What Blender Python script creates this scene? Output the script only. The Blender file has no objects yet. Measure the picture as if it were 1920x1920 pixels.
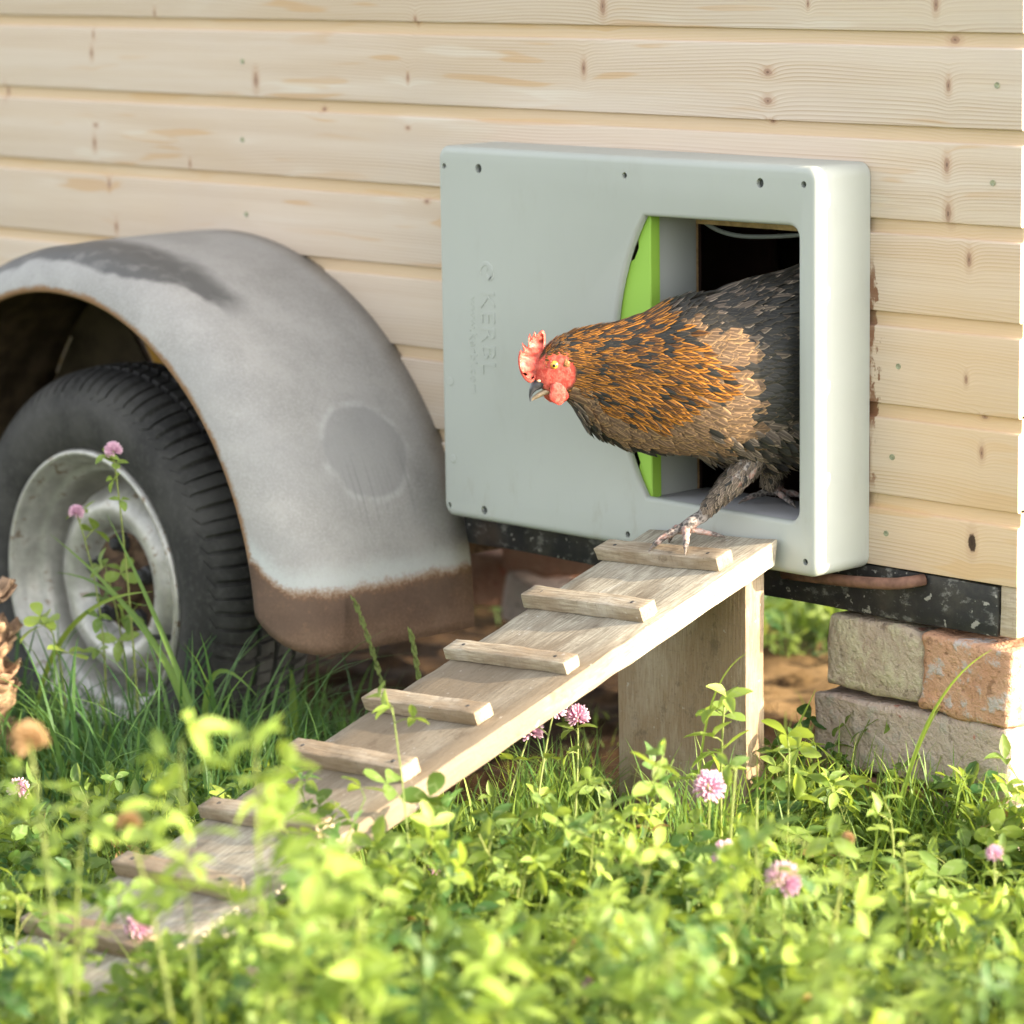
import bpy, bmesh, math, random
import numpy as np
from mathutils import Vector, Matrix, noise
from mathutils.geometry import tessellate_polygon

random.seed(7)
rng = np.random.default_rng(11)
R_ = math.radians
scene = bpy.context.scene
col = scene.collection

# ------------------------------------------------------------------ camera, sky, sun, exposure
CAM = Vector((2.7224, -3.4821, 1.2922))
YAW, PITCH, ROLL = 0.81410624, 0.17431623, -0.01468853
fwd = Vector((-math.sin(YAW)*math.cos(PITCH), math.cos(YAW)*math.cos(PITCH), -math.sin(PITCH)))
right = Vector((math.cos(YAW), math.sin(YAW), 0))
up = right.cross(fwd)
cr, sr = math.cos(ROLL), math.sin(ROLL)
right, up = cr*right + sr*up, -sr*right + cr*up
cam_data = bpy.data.cameras.new('camera')
cam = bpy.data.objects.new('camera', cam_data)
col.objects.link(cam)
m = Matrix((right, up, -fwd)).transposed().to_4x4()
m.translation = CAM
cam.matrix_world = m
cam_data.sensor_width = 36
cam_data.lens = 36*6349.2/1920
cam_data.clip_start = 0.05
cam_data.clip_end = 2000
cam_data.dof.use_dof = True
cam_data.dof.focus_distance = (Vector((-0.50, -0.22, 0.68)) - CAM).dot(fwd)
cam_data.dof.aperture_fstop = 3.5
cam_data.dof.aperture_blades = 9
scene.camera = cam

SUN_AZ, SUN_EL = R_(19.3), R_(18.0)          # azimuth from +X towards +Y (behind the coop wall)
sun_dir = Vector((math.cos(SUN_AZ)*math.cos(SUN_EL), math.sin(SUN_AZ)*math.cos(SUN_EL), math.sin(SUN_EL)))
world = bpy.data.worlds.new('World')
scene.world = world
world.use_nodes = True
wnt = world.node_tree
wnt.nodes.clear()
sky = wnt.nodes.new('ShaderNodeTexSky')
sky.sky_type = 'NISHITA'
sky.sun_disc = False
sky.sun_elevation = SUN_EL
sky.sun_rotation = math.pi/2 - SUN_AZ
sky.air_density = 0.9
sky.dust_density = 2.0
sky.ozone_density = 0.3
bg = wnt.nodes.new('ShaderNodeBackground')
bg.inputs['Strength'].default_value = 0.12
wo = wnt.nodes.new('ShaderNodeOutputWorld')
haze_tone = wnt.nodes.new('ShaderNodeHueSaturation')   # thin summer haze: a paler sky than clean air gives
haze_tone.inputs['Saturation'].default_value = 0.26
wnt.links.new(sky.outputs[0], haze_tone.inputs['Color'])
wnt.links.new(haze_tone.outputs[0], bg.inputs[0])
wnt.links.new(bg.outputs[0], wo.inputs[0])
sd = bpy.data.lights.new('sun', 'SUN')
sd.energy = 3.0
sd.angle = R_(0.55)
sd.color = (1.0, 0.83, 0.60)
sun = bpy.data.objects.new('sun', sd)
col.objects.link(sun)
sun.rotation_euler = sun_dir.to_track_quat('Z', 'Y').to_euler()
sun.location = sun_dir*20

scene.view_settings.view_transform = 'Standard'
scene.view_settings.look = 'None'
scene.view_settings.gamma = 1
scene.view_settings.exposure = 2.45
scene.render.engine = 'CYCLES'
scene.cycles.use_denoising = True
scene.cycles.max_bounces = 8
scene.cycles.transmission_bounces = 6

# ------------------------------------------------------------------ small node toolkit
class NT:
    def __init__(s, name, rough=0.6, spec=0.3):
        s.m = bpy.data.materials.new(name)
        s.m.use_nodes = True
        s.nt = s.m.node_tree
        s.b = s.nt.nodes['Principled BSDF']
        s.b.inputs['Roughness'].default_value = rough
        s.b.inputs['Specular IOR Level'].default_value = spec
        s.out = s.nt.nodes['Material Output']
    def node(s, t, **kw):
        n = s.nt.nodes.new('ShaderNode'+t)
        for k, v in kw.items():
            setattr(n, k, v)
        return n
    def put(s, sock, v):
        if isinstance(v, bpy.types.NodeSocket):
            s.nt.links.new(v, sock)
        elif v is not None:
            if sock.type == 'RGBA' and not hasattr(v, '__len__'):
                v = (v, v, v, 1)
            elif sock.type == 'RGBA' and len(v) == 3:
                v = (*v, 1)
            sock.default_value = v
    def math(s, op, a, b=0.0, c=None, clamp=False):
        n = s.node('Math', operation=op, use_clamp=clamp)
        s.put(n.inputs[0], a); s.put(n.inputs[1], b)
        if c is not None: s.put(n.inputs[2], c)
        return n.outputs[0]
    def add(s, a, b): return s.math('ADD', a, b)
    def sub(s, a, b): return s.math('SUBTRACT', a, b)
    def mul(s, a, b): return s.math('MULTIPLY', a, b)
    def vmath(s, op, a, b=None):
        n = s.node('VectorMath', operation=op)
        s.put(n.inputs[0], a)
        if b is not None: s.put(n.inputs[1], b)
        return n.outputs['Value'] if op in ('LENGTH', 'DISTANCE', 'DOT_PRODUCT') else n.outputs[0]
    def sep(s, v):
        n = s.node('SeparateXYZ'); s.put(n.inputs[0], v); return n.outputs
    def comb(s, x, y, z):
        n = s.node('CombineXYZ')
        for i, v in enumerate((x, y, z)): s.put(n.inputs[i], v)
        return n.outputs[0]
    def noise(s, vec, scale, detail=3.0, rough=0.55, dist=0.0):
        n = s.node('TexNoise')
        s.put(n.inputs['Vector'], vec); s.put(n.inputs['Scale'], scale)
        s.put(n.inputs['Detail'], detail); s.put(n.inputs['Roughness'], rough); s.put(n.inputs['Distortion'], dist)
        return n.outputs[0]
    def voronoi(s, vec, scale, feature='F1', rand=1.0):
        n = s.node('TexVoronoi', feature=feature)
        s.put(n.inputs['Vector'], vec); s.put(n.inputs['Scale'], scale); s.put(n.inputs['Randomness'], rand)
        return n.outputs
    def step(s, v, lo, hi, smooth=True):
        n = s.node('MapRange', interpolation_type='SMOOTHSTEP' if smooth else 'LINEAR')
        s.put(n.inputs[0], v); s.put(n.inputs[1], lo); s.put(n.inputs[2], hi)
        n.inputs[3].default_value = 0; n.inputs[4].default_value = 1
        return n.outputs[0]
    def mix(s, f, a, b, mode='MIX'):
        n = s.node('Mix', data_type='RGBA', blend_type=mode)
        s.put(n.inputs[0], f); s.put(n.inputs[6], a); s.put(n.inputs[7], b)
        return n.outputs[2]
    def ramp(s, v, stops):
        n = s.node('ValToRGB')
        s.put(n.inputs[0], v)
        e = n.color_ramp.elements
        while len(e) < len(stops): e.new(0.5)
        for k, (p, c) in zip(e, stops):
            k.position = p; k.color = (*c, 1) if len(c) == 3 else c
        return n.outputs[0]
    def pos(s): return s.node('NewGeometry').outputs['Position']
    def obj(s): return s.node('TexCoord').outputs['Object']
    def uv(s): return s.node('UVMap').outputs[0]
    def rand(s): return s.node('ObjectInfo').outputs['Random']
    def attr(s, name): return s.node('Attribute', attribute_name=name).outputs['Fac']
    def color(s, c): s.put(s.b.inputs['Base Color'], c)
    def rough(s, v): s.put(s.b.inputs['Roughness'], v)
    def bump(s, h, strength=0.3, dist=0.002):
        n = s.node('Bump')
        s.put(n.inputs['Height'], h); s.put(n.inputs['Strength'], strength); s.put(n.inputs['Distance'], dist)
        s.nt.links.new(n.outputs[0], s.b.inputs['Normal'])

MAT = {}
def simple(name, c, rough=0.6, spec=0.3, var=0.0, scale=40.0, metal=0.0):
    t = NT(name, rough, spec)
    if var:
        n = t.noise(t.pos(), scale, 4)
        lo = tuple(x*(1-var) for x in c); hi = tuple(min(1, x*(1+var)) for x in c)
        t.color(t.mix(t.step(n, .3, .7), lo, hi))
        t.bump(n, .2, .001)
    else:
        t.color(c)
    t.b.inputs['Metallic'].default_value = metal
    MAT[name] = t.m
    return t.m

# wood: contour lines of a stretched noise field give plain sawn pine figure
KNOTS = [(-1.985,1.103,.006),(-1.992,1.072,.008),(-1.987,.95,.007),(-1.992,.919,.009),(-1.552,1.037,.012),(-1.955,.851,.008),
 (-1.939,.779,.008),(-.76,1.162,.011),(-.8,1.073,.009),(-.44,1.075,.010),(-.44,1.036,.010),(-.437,1.008,.006),(-.117,1.124,.010),
 (-.122,1.065,.008),(-.124,.961,.010),(-.121,.898,.011),(-.085,.839,.009),(-.088,.68,.006),(-.062,.632,.006),(-.061,.585,.008),
 (-1.184,1.05,.006),(-1.186,.973,.006),(-1.391,.995,.007),(-1.146,.862,.007),(-1.813,1.141,.006),(-1.165,1.137,.006),(-.491,.757,.007),
 (-.144,1.17,.009),(-.367,1.169,.005),(-.076,.462,.012),(-2.25,1.0,.009),(-1.73,.895,.006)]
def wood_lines(t, x, z, off, spacing, amp, sx, sz):
    n1 = t.noise(t.comb(t.add(t.mul(x, sx), off), 0.0, t.add(t.mul(z, sz), off)), 1.0, 1.5, .45)
    F = t.add(z, t.mul(n1, amp))
    fr = t.math('FRACT', t.math('DIVIDE', F, spacing))
    line = t.math('POWER', fr, 2.2)
    line = t.mul(line, t.step(fr, 1.0, .93))
    return n1, F, line

def board_material():
    t = NT('pine_cladding', .62, .25)
    p = t.pos(); x, y, z = t.sep(p)
    rnd = t.rand()
    off = t.mul(rnd, 37.0)
    zk = z
    kmask = None
    push = None
    for (kx, kz, kr) in KNOTS:
        e_ = (1.25, .55) if int(kx*977) % 3 else (.75, 1.2)
        d = t.vmath('LENGTH', t.vmath('MULTIPLY', t.vmath('SUBTRACT', p, (kx, 0, kz)), (e_[0]*1.5/kr, 0.0, e_[1]*1.5/kr)))
        kmask = d if kmask is None else t.math('MINIMUM', kmask, d)
    zz = t.add(z, t.mul(t.math('EXPONENT', t.mul(kmask, -0.55)), 0.016))
    n1, F, line = wood_lines(t, x, zz, off, 0.0048, 0.055, 1.5, 6.5)
    fine = t.noise(t.comb(t.mul(x, 6.0), off, t.mul(zz, 420.0)), 1.0, 2, .6)
    band = t.noise(t.comb(t.add(t.mul(x, .5), off), 0.0, t.mul(z, 22.0)), 1.0, 2)
    base = t.mix(t.step(band, .35, .7), (.690, .588, .510), (.655, .530, .425))
    base = t.mix(t.mul(rnd, .75), base, (.63, .525, .415))
    core = t.step(n1, .52, .66)
    base = t.mix(t.mul(core, .35), base, (.58, .44, .30))
    lens = t.noise(t.comb(t.add(t.mul(x, 4.2), off), 3.0, t.mul(zz, 48.0)), 1.0, 1.0, .4)
    lens = t.mul(t.step(lens, .585, .64), t.step(n1, .42, .54))
    base = t.mix(t.mul(lens, .6), base, (.60, .37, .18))
    pale = t.noise(t.comb(t.add(t.mul(x, 3.4), off), 9.0, t.mul(zz, 40.0)), 1.0, 1.0, .4)
    base = t.mix(t.mul(t.mul(t.step(pale, .60, .68), t.step(n1,   .42, .54)), .5), base, (.74, .68, .60))
    lamp_ = t.noise(t.comb(t.mul(x, .9), off, t.mul(z, 30.0)), 1.0, 2)
    c = t.mix(t.mul(line, t.add(.16, t.mul(t.step(lamp_, .34, .66), .66))), base, (.40, .25, .145))
    c = t.mix(t.mul(t.step(fine, .45, .8), .30), c, (.52, .37, .23))
    # grey blush of dirt and pinkish patches
    blot = t.noise(p, 3.1, 3)
    c = t.mix(t.mul(t.step(blot, .5, .75), .22), c, (.55, .48, .44))
    # the rebate under each lap has stayed fresh and yellow
    c = t.mix(t.mul(t.step(y, .0015, .0055), .55), c, (.60, .42, .22))
    # yellower wood low at the right hand corner: sunlit glow painted into the colour
    sun_glow = t.mul(t.step(x, -.32, -.10), t.step(z, .98, .72))
    c = t.mix(t.mul(sun_glow, .58), c, (.70, .475, .265))
    # knots
    kn = t.noise(p, 160.0, 2)
    kd = t.add(kmask, t.mul(t.sub(kn, .5), .6))
    ring = t.mul(t.step(kd, 2.3, 1.2), .55)
    c = t.mix(t.mul(ring, .7), c, (.50, .31, .20))
    c = t.mix(t.mul(t.step(kd, 1.15, .6), .62), c, (.30, .155, .105))
    c = t.mix(t.mul(t.step(kd, .40, .1), .6), c, (.09, .05, .04))
    big = t.vmath('LENGTH', t.vmath('MULTIPLY', t.vmath('SUBTRACT', p, (-.0755, 0, .4625)), (150., 0.0, 88.)))
    c = t.mix(t.mul(t.step(t.add(big, t.mul(t.sub(kn, .5), .9)), 1.15, .8), .93), c, (.035, .018, .012))
    # dark reddish sealant stain beside the door housing
    sn = t.noise(t.comb(t.mul(x, 45.0), 0.0, t.mul(z, 26.0)), 1.0, 4, .65)
    sx_ = t.sub(t.sub(x, -.2525), t.mul(t.step(sn, .42, .74), .028))
    stain = t.mul(t.mul(t.step(sx_, .004, -.006), t.step(x, -.27, -.262)), t.mul(t.step(z, .845, .80), t.step(z, .47, .56)))
    stain = t.mul(stain, t.step(t.noise(t.comb(0.0, 3.0, t.mul(z, 13.0)), 1.0, 2), .36, .5))
    c = t.mix(t.mul(stain, .88), c, (.20, .075, .03))
    t.color(c)
    t.bump(t.add(t.mul(line, .6), fine), .35, .0006)
    MAT['pine'] = t.m
board_material()

def grey_wood(name, pale, tan, dirt, dirt_amt=.5, sp=.006):
    t = NT(name, .8, .15)
    p = t.obj(); x, y, z = t.sep(p)
    off = t.mul(t.rand(), 51.0)
    n1, F, line = wood_lines(t, x, t.add(y, t.mul(z, .35)), off, sp, .05, 2.2, 9.0)
    fine = t.noise(t.comb(t.mul(x, 34.0), t.mul(z, 300.0), t.add(t.mul(y, 330.0), off)), 1.0, 3, .6)
    c = t.mix(t.mul(line, .5), pale, tan)
    c = t.mix(t.mul(t.step(fine, .36, .66), .65), c, tuple(v*.60 for v in tan))
    streak = t.noise(t.comb(t.mul(x, 8.0), t.mul(z, 40.0), t.add(t.mul(y, 46.0), off)), 1.0, 4, .65)
    c = t.mix(t.mul(t.step(streak, .50, .68), .5), c, tuple(v*.72 for v in tan))
    bleach = t.noise(t.comb(t.mul(x, 10.0), 7.0, t.add(t.mul(y, 24.0), off)), 1.0, 4, .6)
    c = t.mix(t.mul(t.step(bleach, .52, .70), .45), c, (.60, .57, .50))
    blot = t.noise(t.vmath('ADD', t.vmath('MULTIPLY', p, (5.0, 11.0, 11.0)), t.comb(off, off, 0.0)), 1.0, 5, .6)
    zone = t.mul(t.step(x, .28, .42), t.step(x, .95, .70)) if name == 'ramp_wood' else t.mul(t.rand(), .9)
    c = t.mix(t.mul(zone, .58), c, tuple(v*1.2 for v in dirt))
    c = t.mix(t.mul(t.step(t.add(blot, t.mul(zone, .10)), .45, .64), dirt_amt), c, dirt)
    sp_ = t.noise(p, 260.0, 3)
    saw = t.noise(t.comb(t.mul(x, 240.0), t.mul(z, 30.0), t.mul(y, 22.0)), 1.0, 3, .7)
    c = t.mix(t.mul(t.step(saw, .50, .72), .30), c, tuple(v*.55 for v in tan))
    mud = t.noise(t.vmath('ADD', t.vmath('MULTIPLY', p, (16.0, 20.0, 20.0)), t.comb(off, 0.0, off)), 1.0, 5, .7)
    c = t.mix(t.mul(t.step(mud, .58, .68), .55), c, (.115, .085, .058))
    c = t.mix(t.mul(t.step(t.noise(t.vmath('ADD', p, t.comb(off, off, 0.0)), 75.0, 2, .6), .70, .76), .5), c, (.58, .56, .51))
    c = t.mix(t.mul(t.step(sp_, .60, .75), .5), c, tuple(v*.6 for v in dirt))
    t.color(c)
    t.bump(t.add(t.mul(line, .5), t.add(fine, t.mul(sp_, .5))), .6, .0012)
    MAT[name] = t.m
grey_wood('ramp_wood', (.50, .455, .36), (.30, .255, .185), (.175, .135, .092), .74)
grey_wood('batten_wood', (.50, .44, .34), (.33, .265, .18), (.215, .15, .092), .62, .008)
grey_wood('leg_wood', (.54, .49, .39), (.38, .32, .23), (.25, .155, .08), .55)
grey_wood('end_beam_wood', (.60, .52, .42), (.45, .36, .26), (.35, .27, .18), .5)

def beam_material():
    t = NT('black_beam', .55, .35)
    p = t.pos()
    n = t.noise(p, 16.0, 5, .65)
    sp = t.noise(t.vmath('MULTIPLY', p, (38.0, 38.0, 60.0)), 1.0, 4, .7)
    x, y, z = t.sep(p)
    c = t.mix(t.step(n, .4, .7), (.018, .018, .020), (.055, .050, .042))
    c = t.mix(t.mul(t.mul(t.step(sp, .54, .66), .7), t.step(n, .34, .60)), c, (.24, .235, .22))
    chips = t.noise(t.vmath('MULTIPLY', p, (75.0, 75.0, 75.0)), 1.0, 2, .6)
    c = t.mix(t.mul(t.step(chips, .66, .72), .8), c, (.36, .345, .31))
    c = t.mix(t.mul(t.step(t.noise(p, 7.0, 3), .55, .7), .6), c, (.075, .045, .030))
    t.color(c)
    t.bump(sp, .5, .002)
    MAT['black_beam'] = t.m
beam_material()

def galvanised():
    t = NT('fender_steel', .58, .3)
    p = t.pos(); x, y, z = t.sep(p)
    u, v, _ = t.sep(t.uv())                    # u = arc length round the wheel, v = distance from the lip
    n = t.noise(p, 9.0, 4, .6)
    sp = t.noise(p, 230.0, 2, .7)
    c = t.mix(t.step(n, .3, .7), (.262, .252, .238), (.340, .328, .312))
    c = t.mix(t.mul(t.step(sp, .38, .70), .38), c, (.40, .396, .39))
    mot = t.noise(p, 75.0, 4, .75)
    c = t.mix(t.mul(t.step(mot, .50, .70), .26), c, (.20, .198, .195))
    wide = t.noise(t.vmath('MULTIPLY', p, (4.0, 4.0, 7.0)), 1.0, 2)
    c = t.mix(t.mul(t.step(wide, .5, .7), .25), c, (.25, .25, .25))
    # dark patch on the shoulder above the wheel
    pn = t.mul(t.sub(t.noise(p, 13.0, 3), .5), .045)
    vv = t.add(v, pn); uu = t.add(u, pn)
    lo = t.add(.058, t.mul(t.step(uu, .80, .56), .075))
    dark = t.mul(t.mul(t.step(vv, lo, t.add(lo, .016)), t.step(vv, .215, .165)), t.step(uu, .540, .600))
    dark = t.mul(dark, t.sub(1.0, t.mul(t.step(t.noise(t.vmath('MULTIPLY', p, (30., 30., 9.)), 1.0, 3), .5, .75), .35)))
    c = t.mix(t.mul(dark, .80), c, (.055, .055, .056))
    # round weld mark with pale rim and dull streaks under it
    du = t.sub(u, .272); dv = t.sub(v, .255)
    ang = t.math('ARCTAN2', dv, du)
    r = t.math('SQRT', t.add(t.mul(t.mul(du, du), 1.0), t.mul(dv, dv)))
    r = t.add(r, t.add(t.mul(t.math('COSINE', t.mul(ang, 6.0)), .0018), t.mul(t.sub(t.noise(p, 30.0, 2), .5), .010)))
    ring = t.mul(t.step(r, .070, .079), t.step(r, .091, .081))
    c = t.mix(t.mul(t.step(r, .080, .072), .45), c, (.225, .225, .225))
    c = t.mix(t.mul(t.mul(ring, t.step(t.noise(p, 26.0, 4, .7), .36, .66)), .30), c, (.52, .52, .52))
    st = t.noise(t.comb(0.0, 0.0, t.mul(v, 75.0)), 1.0, 3)
    streak = t.mul(t.mul(t.step(st, .48, .66), t.step(r, .16, .07)), t.mul(t.step(du, .01, -.05), t.step(t.math('ABSOLUTE', dv), .09, .05)))
    c = t.mix(t.mul(streak, .6), c, (.14, .14, .14))
    # rust: low band and along the rolled lip, with a limy tide line above
    rn = t.add(t.mul(t.sub(t.noise(p, 24.0, 4, .7), .5), .030), t.mul(t.sub(t.noise(p, 200.0, 3, .7), .5), .022))
    h = t.add(t.sub(z, .305), rn)
    h = t.sub(h, t.mul(t.step(v, .075, .0), .055))
    tide = t.mul(t.step(h, .050, .006), t.step(h, -.010, .008))
    c = t.mix(t.mul(tide, .5), c, (.46, .50, .50))
    lip = t.step(t.add(v, t.mul(rn, .5)), .021, .012)
    rust = t.math('MAXIMUM', t.step(h, .009, -.013), t.mul(lip, .9))
    rc = t.mix(t.mul(t.step(sp, .35, .7), .45), t.mix(t.step(n, .35, .65), (.095, .056, .036), (.140, .092, .064)), (.185, .120, .080))
    rc = t.mix(t.mul(t.step(wide, .45, .62), .5), rc, (.070, .046, .036))
    rc = t.mix(t.mul(t.step(mot, .55, .72), .45), rc, (.21, .125, .075))
    rc = t.mix(t.mul(t.step(h, -.018, .003), .85), rc, (.27, .135, .05))
    c = t.mix(rust, c, rc)
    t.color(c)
    t.rough(t.mix(rust, .55, .85))
    t.bump(t.add(sp, n), .25, .001)
    MAT['fender_steel'] = t.m
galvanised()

def rubber():
    t = NT('tyre_rubber', .72, .25)
    p = t.pos()
    n = t.noise(p, 7.0, 4, .6)
    s = t.noise(p, 90.0, 4, .7)
    c = t.mix(t.step(n, .35, .7), (.026, .025, .024), (.064, .061, .057))
    c = t.mix(t.mul(t.step(s, .45, .75), .45), c, (.095, .091, .085))
    t.color(c); t.bump(s, .3, .0012)
    MAT['rubber'] = t.m
rubber()

def rim_paint():
    t = NT('rim_paint', .42, .4)
    p = t.pos()
    n = t.noise(p, 18.0, 4, .7); s = t.noise(p, 70.0, 4, .7)
    c = t.mix(t.step(n, .3, .7), (.33, .318, .29), (.53, .515, .475))
    c = t.mix(t.mul(t.step(t.mul(n, s), .30, .37), .85), c, (.20, .13, .08))
    c = t.mix(t.mul(t.step(s, .55, .8), .35), c, (.33, .32, .27))
    t.color(c); t.bump(s, .15, .001)
    t.b.inputs['Metallic'].default_value = .45
    MAT['rim_paint'] = t.m
rim_paint()
simple('hub_rust', (.085, .052, .032), .85, .2, .5, 50)
simple('bolt_dark', (.035, .034, .035), .6, .4, .4, 60)
simple('fender_under', (.075, .052, .034), .9, .1, .5, 18)
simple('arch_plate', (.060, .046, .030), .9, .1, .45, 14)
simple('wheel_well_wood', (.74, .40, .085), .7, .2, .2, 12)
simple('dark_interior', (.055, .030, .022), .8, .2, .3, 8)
simple('plywood_edge', (.50, .34, .17), .7, .2, .25, 60)
simple('cable_grey', (.22, .24, .23), .5, .4)
simple('pipe_rust', (.19, .10, .072), .75, .3, .35, 40)
simple('screw_zinc', (.30, .31, .20), .5, .5, .3, 200)
simple('hole_dark', (.06, .065, .062), .6, .3)
simple('roof_felt', (.12, .12, .12), .9)
simple('wall_plain', (.62, .48, .33), .7, .2, .15, 6)

def plastic(name, c, rough=.42):
    t = NT(name, rough, .45)
    n = t.noise(t.pos(), 5.0, 3)
    s = t.noise(t.pos(), 900.0, 2)
    c_ = t.mix(t.step(n, .3, .7), tuple(v*.96 for v in c), c)
    dirt = t.noise(t.vmath('MULTIPLY', t.pos(), (26.0, 26.0, 9.0)), 1.0, 5, .7)
    x, y, z = t.sep(t.pos())
    low = t.add(.10, t.mul(t.step(z, .56, .42), .32))
    t.color(t.mix(t.mul(t.step(dirt, .54, .74), low), c_, (.30, .27, .21)))
    t.rough(t.add(rough, t.mul(dirt, .18)))
    t.bump(s, .05, .0004)
    MAT[name] = t.m
plastic('grey_plastic', (.412, .432, .400))
plastic('green_plastic', (.31, .55, .070), .38)
plastic('sill_plastic', (.42, .415, .425), .55)

def soil():
    t = NT('soil', .95, .1)
    p = t.pos(); x, y, z = t.sep(p)
    n = t.noise(p, 22.0, 6, .7)
    f = t.noise(p, 150.0, 4, .7)
    c = t.mix(t.step(n, .3, .7), (.028, .017, .010), (.095, .056, .028))
    c = t.mix(t.mul(t.step(f, .55, .75), .5), c, (.19, .125, .07))
    dry = t.mul(t.mul(t.step(y, .58, .70), t.step(x, -1.45, -1.25)), t.step(n, .30, .55))  # sunlight reaching under the trailer, painted in as paler orange soil
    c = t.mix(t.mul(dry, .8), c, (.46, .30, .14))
    # the meadow around: thin moss and grass colour over the earth
    g = t.noise(p, 2.0, 4)
    far = t.math('MAXIMUM', t.step(y, -.02, -.20), t.step(y, 1.15, 1.3))
    far = t.math('MAXIMUM', far, t.step(x, .05, .25))
    c = t.mix(t.mul(far, .85), c, t.mix(t.step(g, .35, .65), (.075, .115, .030), (.130, .170, .050)))
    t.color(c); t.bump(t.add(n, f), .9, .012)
    MAT['soil'] = t.m
soil()

def leaf_mat(name, dark, light, trans, chevron=.35, gloss=.5):
    t = NT(name, gloss, .35)
    a = t.attr('tint')
    u, v, _ = t.sep(t.uv())
    c = t.mix(a, dark, light)
    if chevron:
        au = t.math('ABSOLUTE', u)
        ch = t.sub(v, t.sub(.52, t.mul(au, .38)))
        chm = t.mul(t.step(ch, -.09, -.02), t.step(ch, .10, .03))
        c = t.mix(t.mul(chm, chevron), c, (.30, .36, .18))
        vein = t.math('FRACT', t.mul(t.add(v, t.mul(au, -.35)), 9.0))
        c = t.mix(t.mul(t.step(vein, .75, .98), .18), c, dark)
    t.color(c)
    tr = t.node('BsdfTranslucent')
    tc = t.mix(.65, c, trans)
    t.put(tr.inputs[0], tc)
    mx = t.node('MixShader'); mx.inputs[0].default_value = .40
    t.nt.links.new(t.b.outputs[0], mx.inputs[1]); t.nt.links.new(tr.outputs[0], mx.inputs[2])
    t.nt.links.new(mx.outputs[0], t.out.inputs[0])
    MAT[name] = t.m
leaf_mat('clover_leaf', (.034, .100, .032), (.300, .395, .080), (.56, .70, .07))
leaf_mat('stem_green', (.12, .19, .045), (.34, .38, .12), (.45, .50, .12), 0)
leaf_mat('grass_blade', (.050, .135, .036), (.270, .370, .070), (.55, .70, .07), 0)
leaf_mat('shaded_blade', (.026, .085, .030), (.120, .215, .060), (.25, .42, .07), 0)  # darker copy of the grass blades, shade painted into the green
leaf_mat('dry_leaf', (.20, .12, .05), (.42, .30, .11), (.5, .35, .12), 0)
leaf_mat('petal_pink', (.60, .33, .50), (.82, .63, .70), (.85, .55, .72), 0, .7)
leaf_mat('petal_brown', (.35, .20, .09), (.50, .34, .18), (.5, .35, .15), 0, .7)

def brick_mat(name, a, b, crust, red, crust_lo):
    t = NT(name, .9, .12)
    p = t.pos()
    n = t.noise(p, 14.0, 5, .65); f = t.noise(p, 130.0, 4, .7); k = t.noise(p, 30.0, 4, .7)
    c = t.mix(t.step(n, .3, .7), a, b)
    c = t.mix(t.mul(t.step(k, crust_lo, crust_lo+.12), .8), c, crust)
    c = t.mix(t.mul(t.step(t.noise(p, 21.0, 3), .66, .72), .8), c, red)
    c = t.mix(t.mul(t.step(f, .6, .8), .5), c, tuple(v*.5 for v in a))
    pit = t.noise(p, 60.0, 3, .6)
    c = t.mix(t.mul(t.step(pit, .40, .30), .7), c, tuple(v*.45 for v in a))
    t.color(c); t.bump(t.add(t.add(f, k), pit), 1.0, .005)
    MAT[name] = t.m
brick_mat('brick_grey', (.47, .365, .285), (.56, .475, .355), (.60, .54, .38), (.40, .16, .11), .47)
brick_mat('brick_orange', (.52, .275, .165), (.60, .36, .235), (.52, .50, .49), (.48, .22, .12), .53)
brick_mat('brick_brown', (.50, .39, .325), (.57, .465, .395), (.46, .42, .36), (.42, .10, .06), .52)
brick_mat('brick_red', (.30, .16, .11), (.38, .24, .17), (.36, .28, .22), (.30, .10, .06), .6)

# ------------------------------------------------------------------ object helpers
def tag(o, label=None, cat=None, group=None, kind=None):
    for k, v in (('label', label), ('category', cat), ('group', group), ('kind', kind)):
        if v: o[k] = v
    return o
def empty(name, loc, label, cat, group=None):
    o = bpy.data.objects.new(name, None)
    o.empty_display_size = .05
    o.location = loc
    col.objects.link(o)
    return tag(o, label, cat, group)
def base_of(o):
    v = Vector((0, 0, 0))
    while o is not None:
        v = v + o.location; o = o.parent
    return v
def mesh(name, verts, faces, mats, parent=None, smooth=False, uv=None, tint=None, midx=None, kind=None, autosmooth=None):
    me = bpy.data.meshes.new(name)
    off = base_of(parent) if parent else Vector((0, 0, 0))
    vs = np.asarray(verts, dtype=float).reshape(-1, 3) - np.array(off)
    me.from_pydata(vs.tolist(), [], [tuple(f) for f in faces])
    for mm in (mats if isinstance(mats, (list, tuple)) else [mats]):
        me.materials.append(MAT[mm])
    if midx is not None: me.polygons.foreach_set('material_index', np.asarray(midx, dtype=np.int32))
    if smooth: me.polygons.foreach_set('use_smooth', np.ones(len(me.polygons), dtype=bool))
    if uv is not None:
        l = me.uv_layers.new(name='UVMap')
        vi = np.zeros(len(me.loops), dtype=np.int32); me.loops.foreach_get('vertex_index', vi)
        l.data.foreach_set('uv', np.asarray(uv, dtype=np.float32)[vi].ravel())
    if tint is not None:
        a = me.attributes.new('tint', 'FLOAT', 'POINT')
        a.data.foreach_set('value', np.asarray(tint, dtype=np.float32))
    if autosmooth: 
        me.polygons.foreach_set('use_smooth', np.ones(len(me.polygons), dtype=bool))
        me.set_sharp_from_angle(angle=R_(autosmooth))
    me.update()
    o = bpy.data.objects.new(name, me)
    col.objects.link(o)
    if parent: o.parent = parent
    if kind: o['kind'] = kind
    return o
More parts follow.
